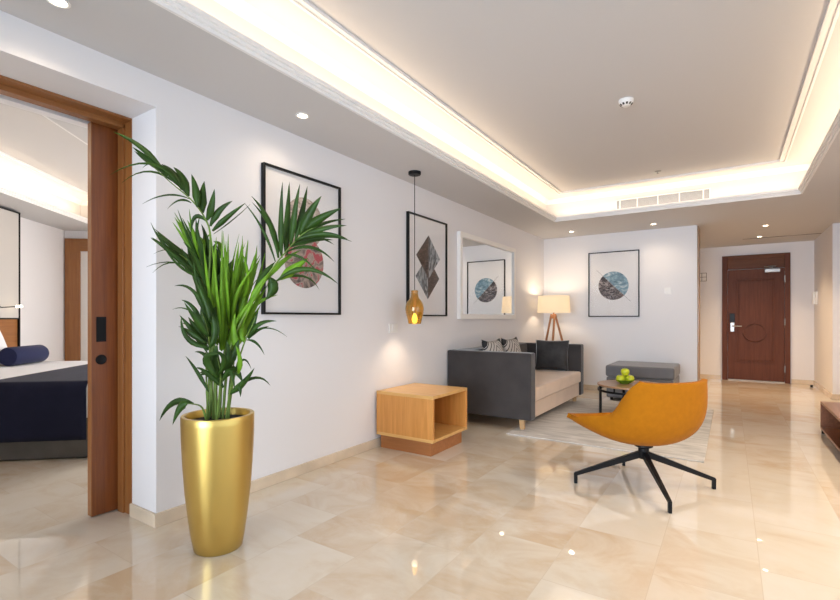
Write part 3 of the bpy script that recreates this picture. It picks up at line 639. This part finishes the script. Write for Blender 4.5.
def half(b, cx, cz, h, side, y0, y1, w=.23):
    q = [(cx, cz - h), (cx + side * w, cz), (cx, cz + h)]
    o = len(b.v)
    for y in (y0, y1): b.v += [(x, y, z) for x, z in q]
    b.f += [(o, o + 1, o + 2), (o + 5, o + 4, o + 3)] + [(o + i, o + (i + 1) % 3, o + 3 + (i + 1) % 3, o + 3 + i) for i in range(3)]
b = MB(); half(b, .013, .105, .226, -1, -.0145, -.0115); half(b, .0, -.108, .226, 1, -.0135, -.0115); b.obj('brown_halves', mb, p, smooth=0)
b = MB(); half(b, .013, .105, .226, 1, -.0145, -.0115); half(b, .0, -.108, .226, -1, -.0135, -.0115); b.obj('grey_halves', mg, p, smooth=0)
p = picture((-1.525, BY, 1.68), 0, 'black framed print of a blue and dark rock circle on the back wall')
ms = marbled('blue_sky_print', [(.35, (.09, .17, .23)), (.52, (.2, .33, .41)), (.68, (.52, .6, .64))], 5, stretch=(1, 1, 2))
mr = marbled('dark_rock_print', [(.38, (.02, .018, .022)), (.5, (.10, .075, .075)), (.6, (.3, .25, .24)), (.72, (.55, .5, .48))], 8, stretch=(1, 1, 2))
b = MB(); disc(b, 0, -.025, .222, -.0145, -.0115, 56, -PI * .25, PI * .75); b.obj('sky_half', ms, p, smooth=0)
b = MB(); disc(b, 0, -.025, .222, -.0145, -.0115, 56, PI * .75, PI * 1.75); b.obj('rock_half', mr, p, smooth=0)
b = MB(); c = math.cos(PI / 4)
b.hexa([(-.25, -.0150, .225 - .0), (-.247, -.0150, .228), (.253, -.0150, -.272), (.25, -.0150, -.275)], [(-.25, -.0115, .225), (-.247, -.0115, .228), (.253, -.0115, -.272), (.25, -.0115, -.275)])
b.obj('diagonal_line', mat('print_ink', (.25, .24, .25), .6), p, smooth=0)
t = thing('wall_mirror', 'large white framed mirror on the left wall above the sofa', 'mirror', (WX, 5.636, 1.646), PI / 2)
MB().frame(-.84, .84, -.508, .508, .058, -.042, 0, 'y').obj('frame', M_mframe, t)
MB().box(-.79, .79, -.022, -.016, -.458, .458).obj('mirror_glass', M_mirror, t, smooth=0)

# ------------------------------------------------------------------ pendant lamp
t = thing('pendant_lamp', 'amber glass pendant lamp hanging on a black cord above the side table', 'pendant lamp', (-2.405, 3.565, CZ))
MB().lathe([(0, -.028), (.052, -.028), (.058, -.022), (.058, 0), (0, 0)], 36).obj('canopy', M_black, t)
MB().tube([(0, 0, -.025), (0, 0, -1.09)], .0035, 8).obj('cord', M_black, t)
MG = mat('amber_glass', (.90, .53, .06), .05, spec=.6, trans=.8, coat=.6)
sh = MB().lathe([(.030, -1.082), (.033, -1.085), (.031, -1.10), (.034, -1.125), (.040, -1.15), (.068, -1.185), (.082, -1.215), (.086, -1.25), (.080, -1.29), (.068, -1.34), (.058, -1.385),
                 (.054, -1.387), (.055, -1.38), (.064, -1.335), (.076, -1.29), (.082, -1.25), (.078, -1.218), (.065, -1.19), (.037, -1.155), (.030, -1.125), (.026, -1.09), (.030, -1.082)], 40, cap=False).obj('glass_shade', MG, t)
MB().lathe([(0, -1.08), (.024, -1.08), (.024, -1.15), (.016, -1.17), (.013, -1.28), (.016, -1.292), (0, -1.292)], 24).obj('lamp_socket', mat('brass_socket', (.6, .36, .08), .3, metal=1), t)
MB().lathe([(0, -1.29), (.012, -1.294), (.018, -1.31), (.024, -1.335), (.025, -1.352), (.018, -1.372), (0, -1.38)], 24, cap=False).obj('bulb', emitter('warm_bulb', (1, .78, .45), 5), t)
d = bpy.data.lights.new('pendant_glow', 'SPOT'); d.energy = 6; d.color = (1, .8, .58); d.spot_size = math.radians(130); d.spot_blend = 1.0; d.shadow_soft_size = .03
o = bpy.data.objects.new('pendant_glow', d); COL.objects.link(o); o.parent = t; o.location = (0, 0, -1.392)

# ------------------------------------------------------------------ side table
t = thing('side_table', 'oak box side table with an open front on a plinth, under the pendant', 'side table', (-2.325, 3.58, 0))
hw, hd, z0, z1, th = .293, .303, .12, .506, .026
MB().box(-hw, hw, -hd, hd, z1 - th, z1).obj('top_panel', M_oakx, t, bevel=.0015)
MB().box(-hw, hw, -hd, hd, z0, z0 + th).obj('bottom_panel', M_oakx, t, bevel=.0015)
for y0, y1 in ((-hd, -hd + th), (hd - th, hd)): MB().box(-hw, hw, y0, y1, z0 + th, z1 - th).obj('side_panel', M_oak, t, bevel=.0015)
MB().box(-hw, -hw + th, -hd + th, hd - th, z0 + th, z1 - th).obj('back_panel', M_oak, t)
MB().box(-hw + .02, hw - .04, -hd + .035, hd - .035, 0, z0).obj('plinth', M_plinth, t, bevel=.0015)

# ------------------------------------------------------------------ rug, sofa, cushions
RZ = .012
o = MB().box(-1.85, -.17, 4.36, 6.88, .0005, RZ).obj('area_rug', marbled('silver_grey_rug', [(.3, (.40, .39, .38)), (.5, (.53, .515, .495)), (.7, (.64, .62, .60))], 3.5, 9, 1.2, (.8, 3.2, 1), .95), bevel=.005)
tag(o, 'pale silver grey rug under the sofa and coffee table', 'rug')
t = thing('sofa', 'charcoal velvet two seat sofa with sheen put into its pale taupe seat against the left wall', 'sofa', (-2.14, 5.57, 0))
MB().box(-.47, .45, -.882, .882, .115, .285).obj('seat_base', M_taupe_sheen, t, bevel=.012, segs=3)
for s in (-1, 1):
    a = sorted((s * 1.025, s * .88)); MB().box(-.49, .475, a[0], a[1], .115, .795).obj('arm', M_velvet, t, bevel=.018, segs=3)
MB().box(-.488, -.27, -.88, .88, .115, .79).obj('backrest', M_velvet, t, bevel=.018, segs=3)
MB().box(-.27, .478, -.876, .876, .292, .435).obj('seat_cushion', M_taupe_sheen, t, bevel=.022, segs=3)
for x, y in ((.365, -.965), (.365, .965), (-.39, -.965), (-.39, .965)):
    zf = RZ if x > 0 else 0
    MB().hexa([(x - .02, y - .02, zf), (x + .02, y - .02, zf), (x + .02, y + .02, zf), (x - .02, y + .02, zf)], [(x - .028, y - .028, .116), (x + .028, y - .028, .116), (x + .028, y + .028, .116), (x - .028, y + .028, .116)]).obj('leg', M_legwood, t, bevel=.003)
def pillow_mesh(w, h, d, pinch=.10, n=18):
    b = MB()
    for sg in (1, -1):
        def fn(a, c, sg=sg):
            u, v = a * 2 - 1, c * 2 - 1
            u = math.copysign(abs(u) ** .8, u); v = math.copysign(abs(v) ** .8, v)
            th_ = (max(0, 1 - u * u) * max(0, 1 - v * v)) ** .42
            return (w / 2 * u * (1 - pinch * (1 - v * v)), sg * d / 2 * th_, h / 2 * v * (1 - pinch * (1 - u * u)))
        b.grid(fn, n, n)
    return b
def weld(o):
    bm = bmesh.new(); bm.from_mesh(o.data); bmesh.ops.remove_doubles(bm, verts=bm.verts, dist=.0004); bmesh.ops.recalc_face_normals(bm, faces=bm.faces); bm.to_mesh(o.data); bm.free()
    return o
def patterned():
    m = mat('black_white_pattern', (.8, .8, .8), .85); nt = m.node_tree; L = nt.links.new; b = nt.nodes['Principled BSDF']
    tc = nt.nodes.new('ShaderNodeTexCoord'); sp = nt.nodes.new('ShaderNodeSeparateXYZ'); L(tc.outputs['Object'], sp.inputs[0])
    def M(op, a, c=None):
        n = nt.nodes.new('ShaderNodeMath'); n.operation = op
        for k, v in enumerate((a, c)):
            if v is None: continue
            if isinstance(v, (int, float)): n.inputs[k].default_value = v
            else: L(v, n.inputs[k])
        return n.outputs[0]
    d = M('ADD', M('ABSOLUTE', sp.outputs['X']), M('ABSOLUTE', sp.outputs['Z']))
    corner = M('GREATER_THAN', d, .365)
    zig = M('GREATER_THAN', M('SINE', M('MULTIPLY', d, 95)), .72)      # fine black diamonds, one inside the other
    mx = nt.nodes.new('ShaderNodeMix'); mx.data_type = 'RGBA'; mx.inputs['A'].default_value = (.52, .50, .48, 1); mx.inputs['B'].default_value = (.02, .02, .022, 1)
    L(M('MAXIMUM', corner, zig), mx.inputs['Factor']); L(mx.outputs['Result'], b.inputs['Base Color']); return m
M_pat = patterned()
cm = pillow_mesh(.50, .48, .15, .13)
for y, lab in ((5.11, 'black and white patterned cushion on the sofa back, nearer the near arm'), (5.655, 'black and white patterned cushion on the sofa back, beside the dark cushion')):
    o = weld(cm.obj('patterned_cushion', M_pat, smooth=60)); o.location = (-2.30, y - .01, .672); o.rotation_euler = (math.radians(-14), 0, PI / 2)
    tag(o, lab, 'cushion', 'patterned cushions on the sofa')
o = weld(pillow_mesh(.45, .42, .15, .06).obj('velvet_cushion', M_dcush, smooth=60)); o.location = (-2.03, 6.355, .645); o.rotation_euler = (math.radians(-12), 0, math.radians(8))
tag(o, 'plain dark grey velvet cushion leaning on the far sofa arm', 'cushion')

# ------------------------------------------------------------------ tripod floor lamp
t = thing('floor_lamp', 'tripod floor lamp with wooden legs and lit cream drum shade in the back corner', 'floor lamp', (-2.315, 7.34, 0), .5)
for k in range(3):
    a = 2 * PI * k / 3 + .2
    MB().tube([(.035 * math.cos(a + .5), .035 * math.sin(a + .5), 1.21), (.19 * math.cos(a), .19 * math.sin(a), .61), (.33 * math.cos(a), .33 * math.sin(a), 0.004)], [.016, .019, .013], 10).obj('leg', M_lampwood, t)
MB().lathe([(0, 1.14), (.045, 1.14), (.05, 1.15), (.05, 1.19), (.03, 1.2), (.012, 1.21), (.012, 1.30), (0, 1.30)], 24).obj('hub', M_lampwood, t)
MS = bpy.data.materials.new('cream_lamp_shade'); MS.use_nodes = True; nt = MS.node_tree; nt.nodes.clear()
o_ = nt.nodes.new('ShaderNodeOutputMaterial'); mx = nt.nodes.new('ShaderNodeMixShader'); tr = nt.nodes.new('ShaderNodeBsdfTranslucent'); df = nt.nodes.new('ShaderNodeBsdfDiffuse')
tr.inputs[0].default_value = (.55, .49, .39, 1); df.inputs[0].default_value = (.85, .80, .72, 1); mx.inputs[0].default_value = .6
em = nt.nodes.new('ShaderNodeEmission'); em.inputs[0].default_value = (1, .80, .56, 1); em.inputs[1].default_value = .2; ad = nt.nodes.new('ShaderNodeAddShader')
nt.links.new(df.outputs[0], mx.inputs[1]); nt.links.new(tr.outputs[0], mx.inputs[2]); nt.links.new(mx.outputs[0], ad.inputs[0]); nt.links.new(em.outputs[0], ad.inputs[1]); nt.links.new(ad.outputs[0], o_.inputs[0])
sh = MB().lathe([(.252, 1.232), (.235, 1.498), (.232, 1.498), (.249, 1.232), (.252, 1.232)], 48, cap=False).obj('lamp_shade', MS, t)
MB().lathe([(0, 1.30), (.02, 1.305), (.03, 1.34), (.02, 1.375), (0, 1.38)], 20, cap=False).obj('bulb', emitter('shade_bulb', (1, .8, .55), 2), t)
d = bpy.data.lights.new('floor_lamp_glow', 'POINT'); d.energy = 6.5; d.color = (1, .78, .54); d.shadow_soft_size = .05
o = bpy.data.objects.new('floor_lamp_glow', d); COL.objects.link(o); o.parent = t; o.location = (0, 0, 1.42)

# ------------------------------------------------------------------ ottoman, coffee table, apples
t = thing('ottoman', 'grey fabric ottoman bench against the back wall', 'ottoman', (-1.035, 7.39, 0))
MB().box(-.42, .42, -.415, .415, .04, .325).obj('body', M_ott, t, bevel=.02, segs=3)
MB().box(-.43, .43, -.425, .425, .332, .49).obj('cushion_top', M_ott, t, bevel=.028, segs=3)
for x in (-.36, .36):
    for y in (-.35, .35): MB().lathe([(.018, 0), (.024, .042), (0, .042)], 14, x, y).obj('foot', M_black, t)
t = thing('coffee_table', 'low round coffee table with wooden top and black metal frame', 'coffee table', (-.973, 6.063, RZ))
MB().lathe([(0, .33), (.382, .33), (.388, .334), (.388, .350), (.384, .353), (0, .353)], 64).obj('tabletop', M_tablewood, t)
MB().lathe([(.372, .268), (.384, .268), (.384, .292), (.372, .292), (.372, .268)], 64, cap=False).obj('ring_frame', M_black, t)
for k in range(4):
    a = math.radians(115 + 90 * k); x, y = .36 * math.cos(a), .36 * math.sin(a)
    b = MB().box(-.014, .014, -.014, .014, 0, .332).obj('leg', M_black, t, bevel=.002); b.location = (x, y, 0); b.rotation_euler = (0, 0, a)
for k in range(4):
    a = math.radians(160 + 90 * k); x, y = .378 * math.cos(a), .378 * math.sin(a)
    b = MB().box(-.006, .006, -.008, .008, .268, .332).obj('spacer', M_black, t); b.location = (x, y, 0); b.rotation_euler = (0, 0, a)
TZ = RZ + .353
bx, by = -1.055, 6.06
o = MB().lathe([(0, 0), (.05, 0), (.056, .006), (.085, .022), (.108, .046), (.104, .047), (.08, .027), (.05, .011), (0, .010)], 40).obj('fruit_bowl', M_bowl, loc=(bx, by, TZ))
tag(o, 'shallow green bowl of apples on the coffee table', 'bowl')
ap = MB().lathe([(0, -.036), (.012, -.041), (.03, -.036), (.045, -.015), (.049, .008), (.043, .030), (.028, .042), (.012, .041), (.004, .034), (0, .032)], 28)
st = MB().tube([(0, 0, .032), (.003, 0, .046), (.008, .002, .056)], .0022, 6)
proto = None
for x, y, z, r, lab in ((-.057, -.012, .056, .2, 'green apple at the left of the bowl pile'), (.052, -.030, .056, 1.9, 'green apple at the right front of the bowl pile'),
                        (.018, .060, .057, 3.1, 'green apple at the back of the bowl, mostly hidden by the others'), (.004, -.006, .136, 4.4, 'green apple on top of the bowl pile')):
    if proto is None:
        a = thing('apple', lab, 'apple', group='green apples in the bowl'); ap.obj('fruit', M_apple, a, smooth=80); st.obj('stem', M_legwood, a); proto = a
    else: a = copy_tree(proto); a['label'] = lab
    # camera-side directions: the pile faces the room
    c_, s_ = math.cos(YAW), math.sin(YAW)
    a.location = (bx + x * c_ - y * s_, by + x * s_ + y * c_, TZ + z); a.rotation_euler = (.15 * math.sin(r * 3), .2 * math.cos(r * 2), r)

# ------------------------------------------------------------------ swivel lounge chair
t = thing('lounge_chair', 'mustard orange shell lounge chair on a black four star base', 'lounge chair', (-.494, 3.534, 0), math.radians(138.4))
ST = [((.37, .41), (.40, .305, .430), (0,)), ((.27, .345), (.42, .17, .462), (.03,)), ((.08, .302), (.40, .02, .498), (.10,)), ((-.10, .302), (.335, -.09, .530), (.24,)),
      ((-.215, .35), (.302, -.165, .640), (.27,)), ((-.29, .47), (.290, -.222, .710), (.16,)), ((-.335, .742), (.262, -.268, .755), (0,))]
def cr(p, t_):
    n = len(p) - 1; x = t_ * n; i = min(int(x), n - 1); f = x - i
    q = [p[max(i - 1, 0)], p[i], p[i + 1], p[min(i + 2, n)]]
    return [.5 * (2 * b_ + (c_ - a_) * f + (2 * a_ - 5 * b_ + 4 * c_ - d_) * f * f + (3 * b_ - a_ - 3 * c_ + d_) * f ** 3) for a_, b_, c_, d_ in zip(*q)]
cpts = [q[0] for q in ST]; epts = [q[1] for q in ST]; bpts = [q[2] for q in ST]
def shell(a, c):
    k = c * 2 - 1; tau = abs(k) * PI / 2
    cd, cz = cr(cpts, a); w, ed, ez = cr(epts, a)
    flat = max(0, (a - .55) / .45)                      # the back is nearly flat across
    q = 1 - math.cos(tau); q = q * (1 - flat) + (abs(k) ** 2.2) * flat
    sw = math.sin(tau) * (1 - .6 * flat) + abs(k) * .6 * flat
    sw += cr(bpts, a)[0] * math.sin(2 * tau) * (.6 + .4 * abs(k))
    return (cd + (ed - cd) * q, math.copysign(w * sw, k), cz + (ez - cz) * q)
o = MB().grid(shell, 36, 30).obj('shell', M_orange, t, smooth=60)
so = o.modifiers.new('thickness', 'SOLIDIFY'); so.thickness = .034; so.offset = -1
bv = o.modifiers.new('bevel', 'BEVEL'); bv.width = .008; bv.segments = 2; bv.angle_limit = math.radians(50)
M_SHELL = o
MB().lathe([(.03, .19), (.034, .2), (.034, .262), (.06, .275), (.06, .308), (0, .308)], 24).obj('swivel_post', M_black, t)
for k in range(4):
    a = math.radians(67.7 + 90 * k); c_, s_ = math.cos(a), math.sin(a)
    def at(r, y, z): return (r * c_ - y * s_, r * s_ + y * c_, z)
    b = MB().hexa([at(.0, -.018, .205), at(.45, -.009, .052), at(.45, .009, .052), at(.0, .018, .205)], [at(.0, -.018, .252), at(.458, -.009, .076), at(.458, .009, .076), at(.0, .018, .252)])
    b.hexa([at(.438, -.010, 0), at(.460, -.010, 0), at(.460, .010, 0), at(.438, .010, 0)], [at(.438, -.010, .076), at(.462, -.010, .072), at(.462, .010, .072), at(.438, .010, .076)])
    b.obj('leg', M_black, t, bevel=.003)

# ------------------------------------------------------------------ media console at the right edge
t = thing('media_console', 'low walnut media console with an open shelf at the right edge', 'console', (1.03, 5.05, 0))
x0, x1, y0, y1, z0, z1, th = -.275, .285, -1.1, 1.09, .045, .318, .022
MB().box(x0, x1, y0, y1, z1 - th, z1).obj('top_panel', M_walnut, t, bevel=.002)
MB().box(x0, x1, y0, y1, z0, z0 + th).obj('bottom_panel', M_walnut, t, bevel=.002)
for a in (y0, y1 - th): MB().box(x0, x1, a, a + th, z0 + th, z1 - th).obj('side_panel', M_walnut, t, bevel=.002)
MB().box(x1 - .015, x1, y0 + th, y1 - th, z0 + th, z1 - th).obj('back_panel', M_dark, t)
MB().box(x0 + .01, x1 - .015, -.012, .012, z0 + th, z1 - th).obj('divider', M_walnut, t)
for y in (y0 + .02, y1 - .02):
    for x in (x0 + .02, x1 - .03): MB().box(x - .013, x + .013, y - .013, y + .013, 0, z0).obj('leg', M_black, t)

# ------------------------------------------------------------------ potted palm
t = thing('potted_palm', 'tall green kentia palm in a tapered gold planter at the wall corner', 'plant', (-2.155, 1.425, 0), YAW)
PROF = [(0, 0), (.110, 0), (.115, .006), (.125, .06), (.139, .16), (.154, .29), (.164, .43), (.170, .55), (.172, .63), (.1715, .664), (.169, .668),
        (.153, .668), (.150, .662), (.150, .60), (0, .60)]
MB().lathe(PROF, 64).obj('planter', M_gold, t, smooth=50)
MB().lathe([(0, .640), (.06, .643), (.12, .636), (.1495, .632), (.1495, .602), (0, .602)], 32).obj('soil', M_soil, t)
def qb(p, q, r, s): return p * (1 - s) ** 2 + q * (2 * s * (1 - s)) + r * s * s
def leaf(b, p0, pm, p1, w):
    p0, pm, p1 = Vector(p0) / 100, Vector(pm) / 100, Vector(p1) / 100; w = w / 100
    c = pm * 2 - (p0 + p1) / 2                           # the curve passes through pm
    n = 9; o = len(b.v); tw = random.uniform(-.45, .45)
    for i in range(n + 1):
        s = i / n; p = qb(p0, c, p1, s)
        t_ = (qb(p0, c, p1, min(s + .02, 1)) - qb(p0, c, p1, max(s - .02, 0))).normalized()
        sd = t_.cross(Vector((0, 1, 0)))
        if sd.length < .05: sd = Vector((1, 0, 0))
        sd.normalize(); nr = sd.cross(t_).normalized()
        sd = sd * math.cos(tw) + nr * math.sin(tw); nr = sd.cross(t_).normalized()
        wd = w / 2 * 1.08 * min(1, .25 + 2.3 * s) * max(0, 1 - s ** 2.0) ** .9 + .0003
        b.v += [tuple(p - sd * wd + nr * wd * .35), tuple(p), tuple(p + sd * wd + nr * wd * .35)]
    for i in range(n):
        a = o + i * 3; b.f += [(a, a + 3, a + 4, a + 1), (a + 1, a + 4, a + 5, a + 2)]
for fr, pts in PALM_STEMS.items():
    pts = [Vector(p) / 100 for p in pts]; pts[0].z = .62
    fine = []
    for i in range(len(pts) - 1):
        for k in range(4): fine.append(Vector(cr([tuple(p) for p in pts], (i + k / 4) / (len(pts) - 1))))
    fine.append(pts[-1]); m = len(fine)
    r0 = .0078 if fr in 'ABCDJ' else .006
    o = MB().tube(fine, [r0 * (1 - .78 * i / (m - 1)) for i in range(m)], 8).obj('frond', M_stem, t, smooth=70)
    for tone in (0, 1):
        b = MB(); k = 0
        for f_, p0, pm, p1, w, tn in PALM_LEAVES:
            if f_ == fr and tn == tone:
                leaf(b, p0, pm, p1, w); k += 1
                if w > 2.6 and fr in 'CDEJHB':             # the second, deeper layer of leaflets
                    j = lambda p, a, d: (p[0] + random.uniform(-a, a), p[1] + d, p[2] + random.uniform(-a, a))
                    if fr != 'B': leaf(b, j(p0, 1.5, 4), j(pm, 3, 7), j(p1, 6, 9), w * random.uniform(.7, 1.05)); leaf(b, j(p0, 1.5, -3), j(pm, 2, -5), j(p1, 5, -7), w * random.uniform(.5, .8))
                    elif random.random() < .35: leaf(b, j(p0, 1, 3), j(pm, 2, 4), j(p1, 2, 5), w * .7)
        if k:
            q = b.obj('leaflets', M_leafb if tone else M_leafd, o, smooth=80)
            sl = q.modifiers.new('thickness', 'SOLIDIFY'); sl.thickness = .0008
for x, y in ((-.02, .03), (.03, .04), (.0, -.03), (.05, .0), (-.045, -.01)):
    MB().tube([(x, y, .62), (x * 1.2, y * 1.1, .78), (x * 1.5 + .01, y * 1.3, .98)], [.0062, .005, .003], 8).obj('stalk', M_stem, t, smooth=70)

# ------------------------------------------------------------------ bedroom
t = thing('bed', 'double bed with white linen and grey skirt, seen through the opening', 'bed', bed_pt(2.565, 1.3), BROT)   # local +x foot, -y towards the opening
L0, L1, WB = -1.05, 1.05, 1.115
MB().box(L0, L1, -WB - .004, WB, .004, .34).obj('bed_skirt', M_skirt, t, bevel=.02, segs=3)
MB().box(L0, L1 + .01, -WB, WB, .30, .620).obj('mattress_linen', M_sheet, t, bevel=.045, segs=4)
def throw(a, c):
    x = .08 + (.87 - .08) * a; s = c * (2 * WB + .9) - (WB + .45)
    fold = .006 * math.sin(x * 30 + s * 3) * (1 if abs(s) > WB else .25)
    if abs(s) <= WB - .03: return (x, s, .626 + fold * .3)
    d = abs(s) - WB + .03; k = min(d / .05, 1) * PI / 2
    y = WB - .03 + .038 * math.sin(k); z = .626 - .038 * (1 - math.cos(k)) - max(0, d - .05)
    return (x, math.copysign(y + abs(fold) + .002, s), z)
o = MB().grid(throw, 20, 60).obj('bed_throw', M_navy, smooth=60); o.location = t.location; o.rotation_euler = t.rotation_euler
so = o.modifiers.new('thickness', 'SOLIDIFY'); so.thickness = .006; so.offset = 1
tag(o, 'navy blue throw laid across the white bed and hanging down its side', 'bed throw')
o = MB().lathe([(0, -.29), (.07, -.29), (.095, -.278), (.104, -.255), (.104, .255), (.095, .278), (.07, .29), (0, .29)], 36).obj('bolster', M_navyb)
o.location = bed_pt(1.90, .62, .727); o.rotation_euler = (PI / 2, 0, BROT)
tag(o, 'navy blue round bolster cushion lying on the white bed', 'bolster')
for sa, lab in ((2.2, 'white pillow leaning on the headboard behind the navy bolster'),):
    o = weld(pillow_mesh(.66, .46, .17, .05).obj('pillow', M_sheet, smooth=60)); o.location = bed_pt(sa, .40, .845); o.rotation_euler = (math.radians(-20), 0, BROT + PI / 2)
    tag(o, lab, 'pillow')
t = thing('headboard', 'tall headboard with greige padded panel over wood and a black edge', 'headboard', bed_pt(1.335, 0), BROT)   # local -y along the wall
MB().box(.016, .20, -3.0, -.012, 0, 1.135).obj('wood_panel', M_doorh, t)
MB().box(.016, .215, -3.0, -.012, 1.15, 2.45).obj('padded_panel', M_hfab, t, bevel=.006)
MB().box(.0, .225, -.014, 0, 0, 2.464).box(.016, .225, -3.0, -.014, 2.45, 2.464).box(.016, .218, -3.0, -.014, 1.135, 1.15).obj('edge_strip', M_black, t)
l = thing('reading_light', 'slim black reading light with a lit tip on the headboard', 'reading light', bed_pt(1.72, .216, 1.285), BROT)
MB().box(0, .015, -.03, .03, -.03, .03).obj('wall_plate', M_black, l, bevel=.003)
MB().tube([(.012, 0, 0), (.05, .01, -.01), (.09, .13, .0), (.10, .18, .004)], .006, 8).obj('arm', M_black, l)
MB().tube([(.10, .17, .004), (.105, .25, .008)], [.014, .014], 12).obj('lamp_head', emitter('reading_glow', (1, .85, .62), 8), l)
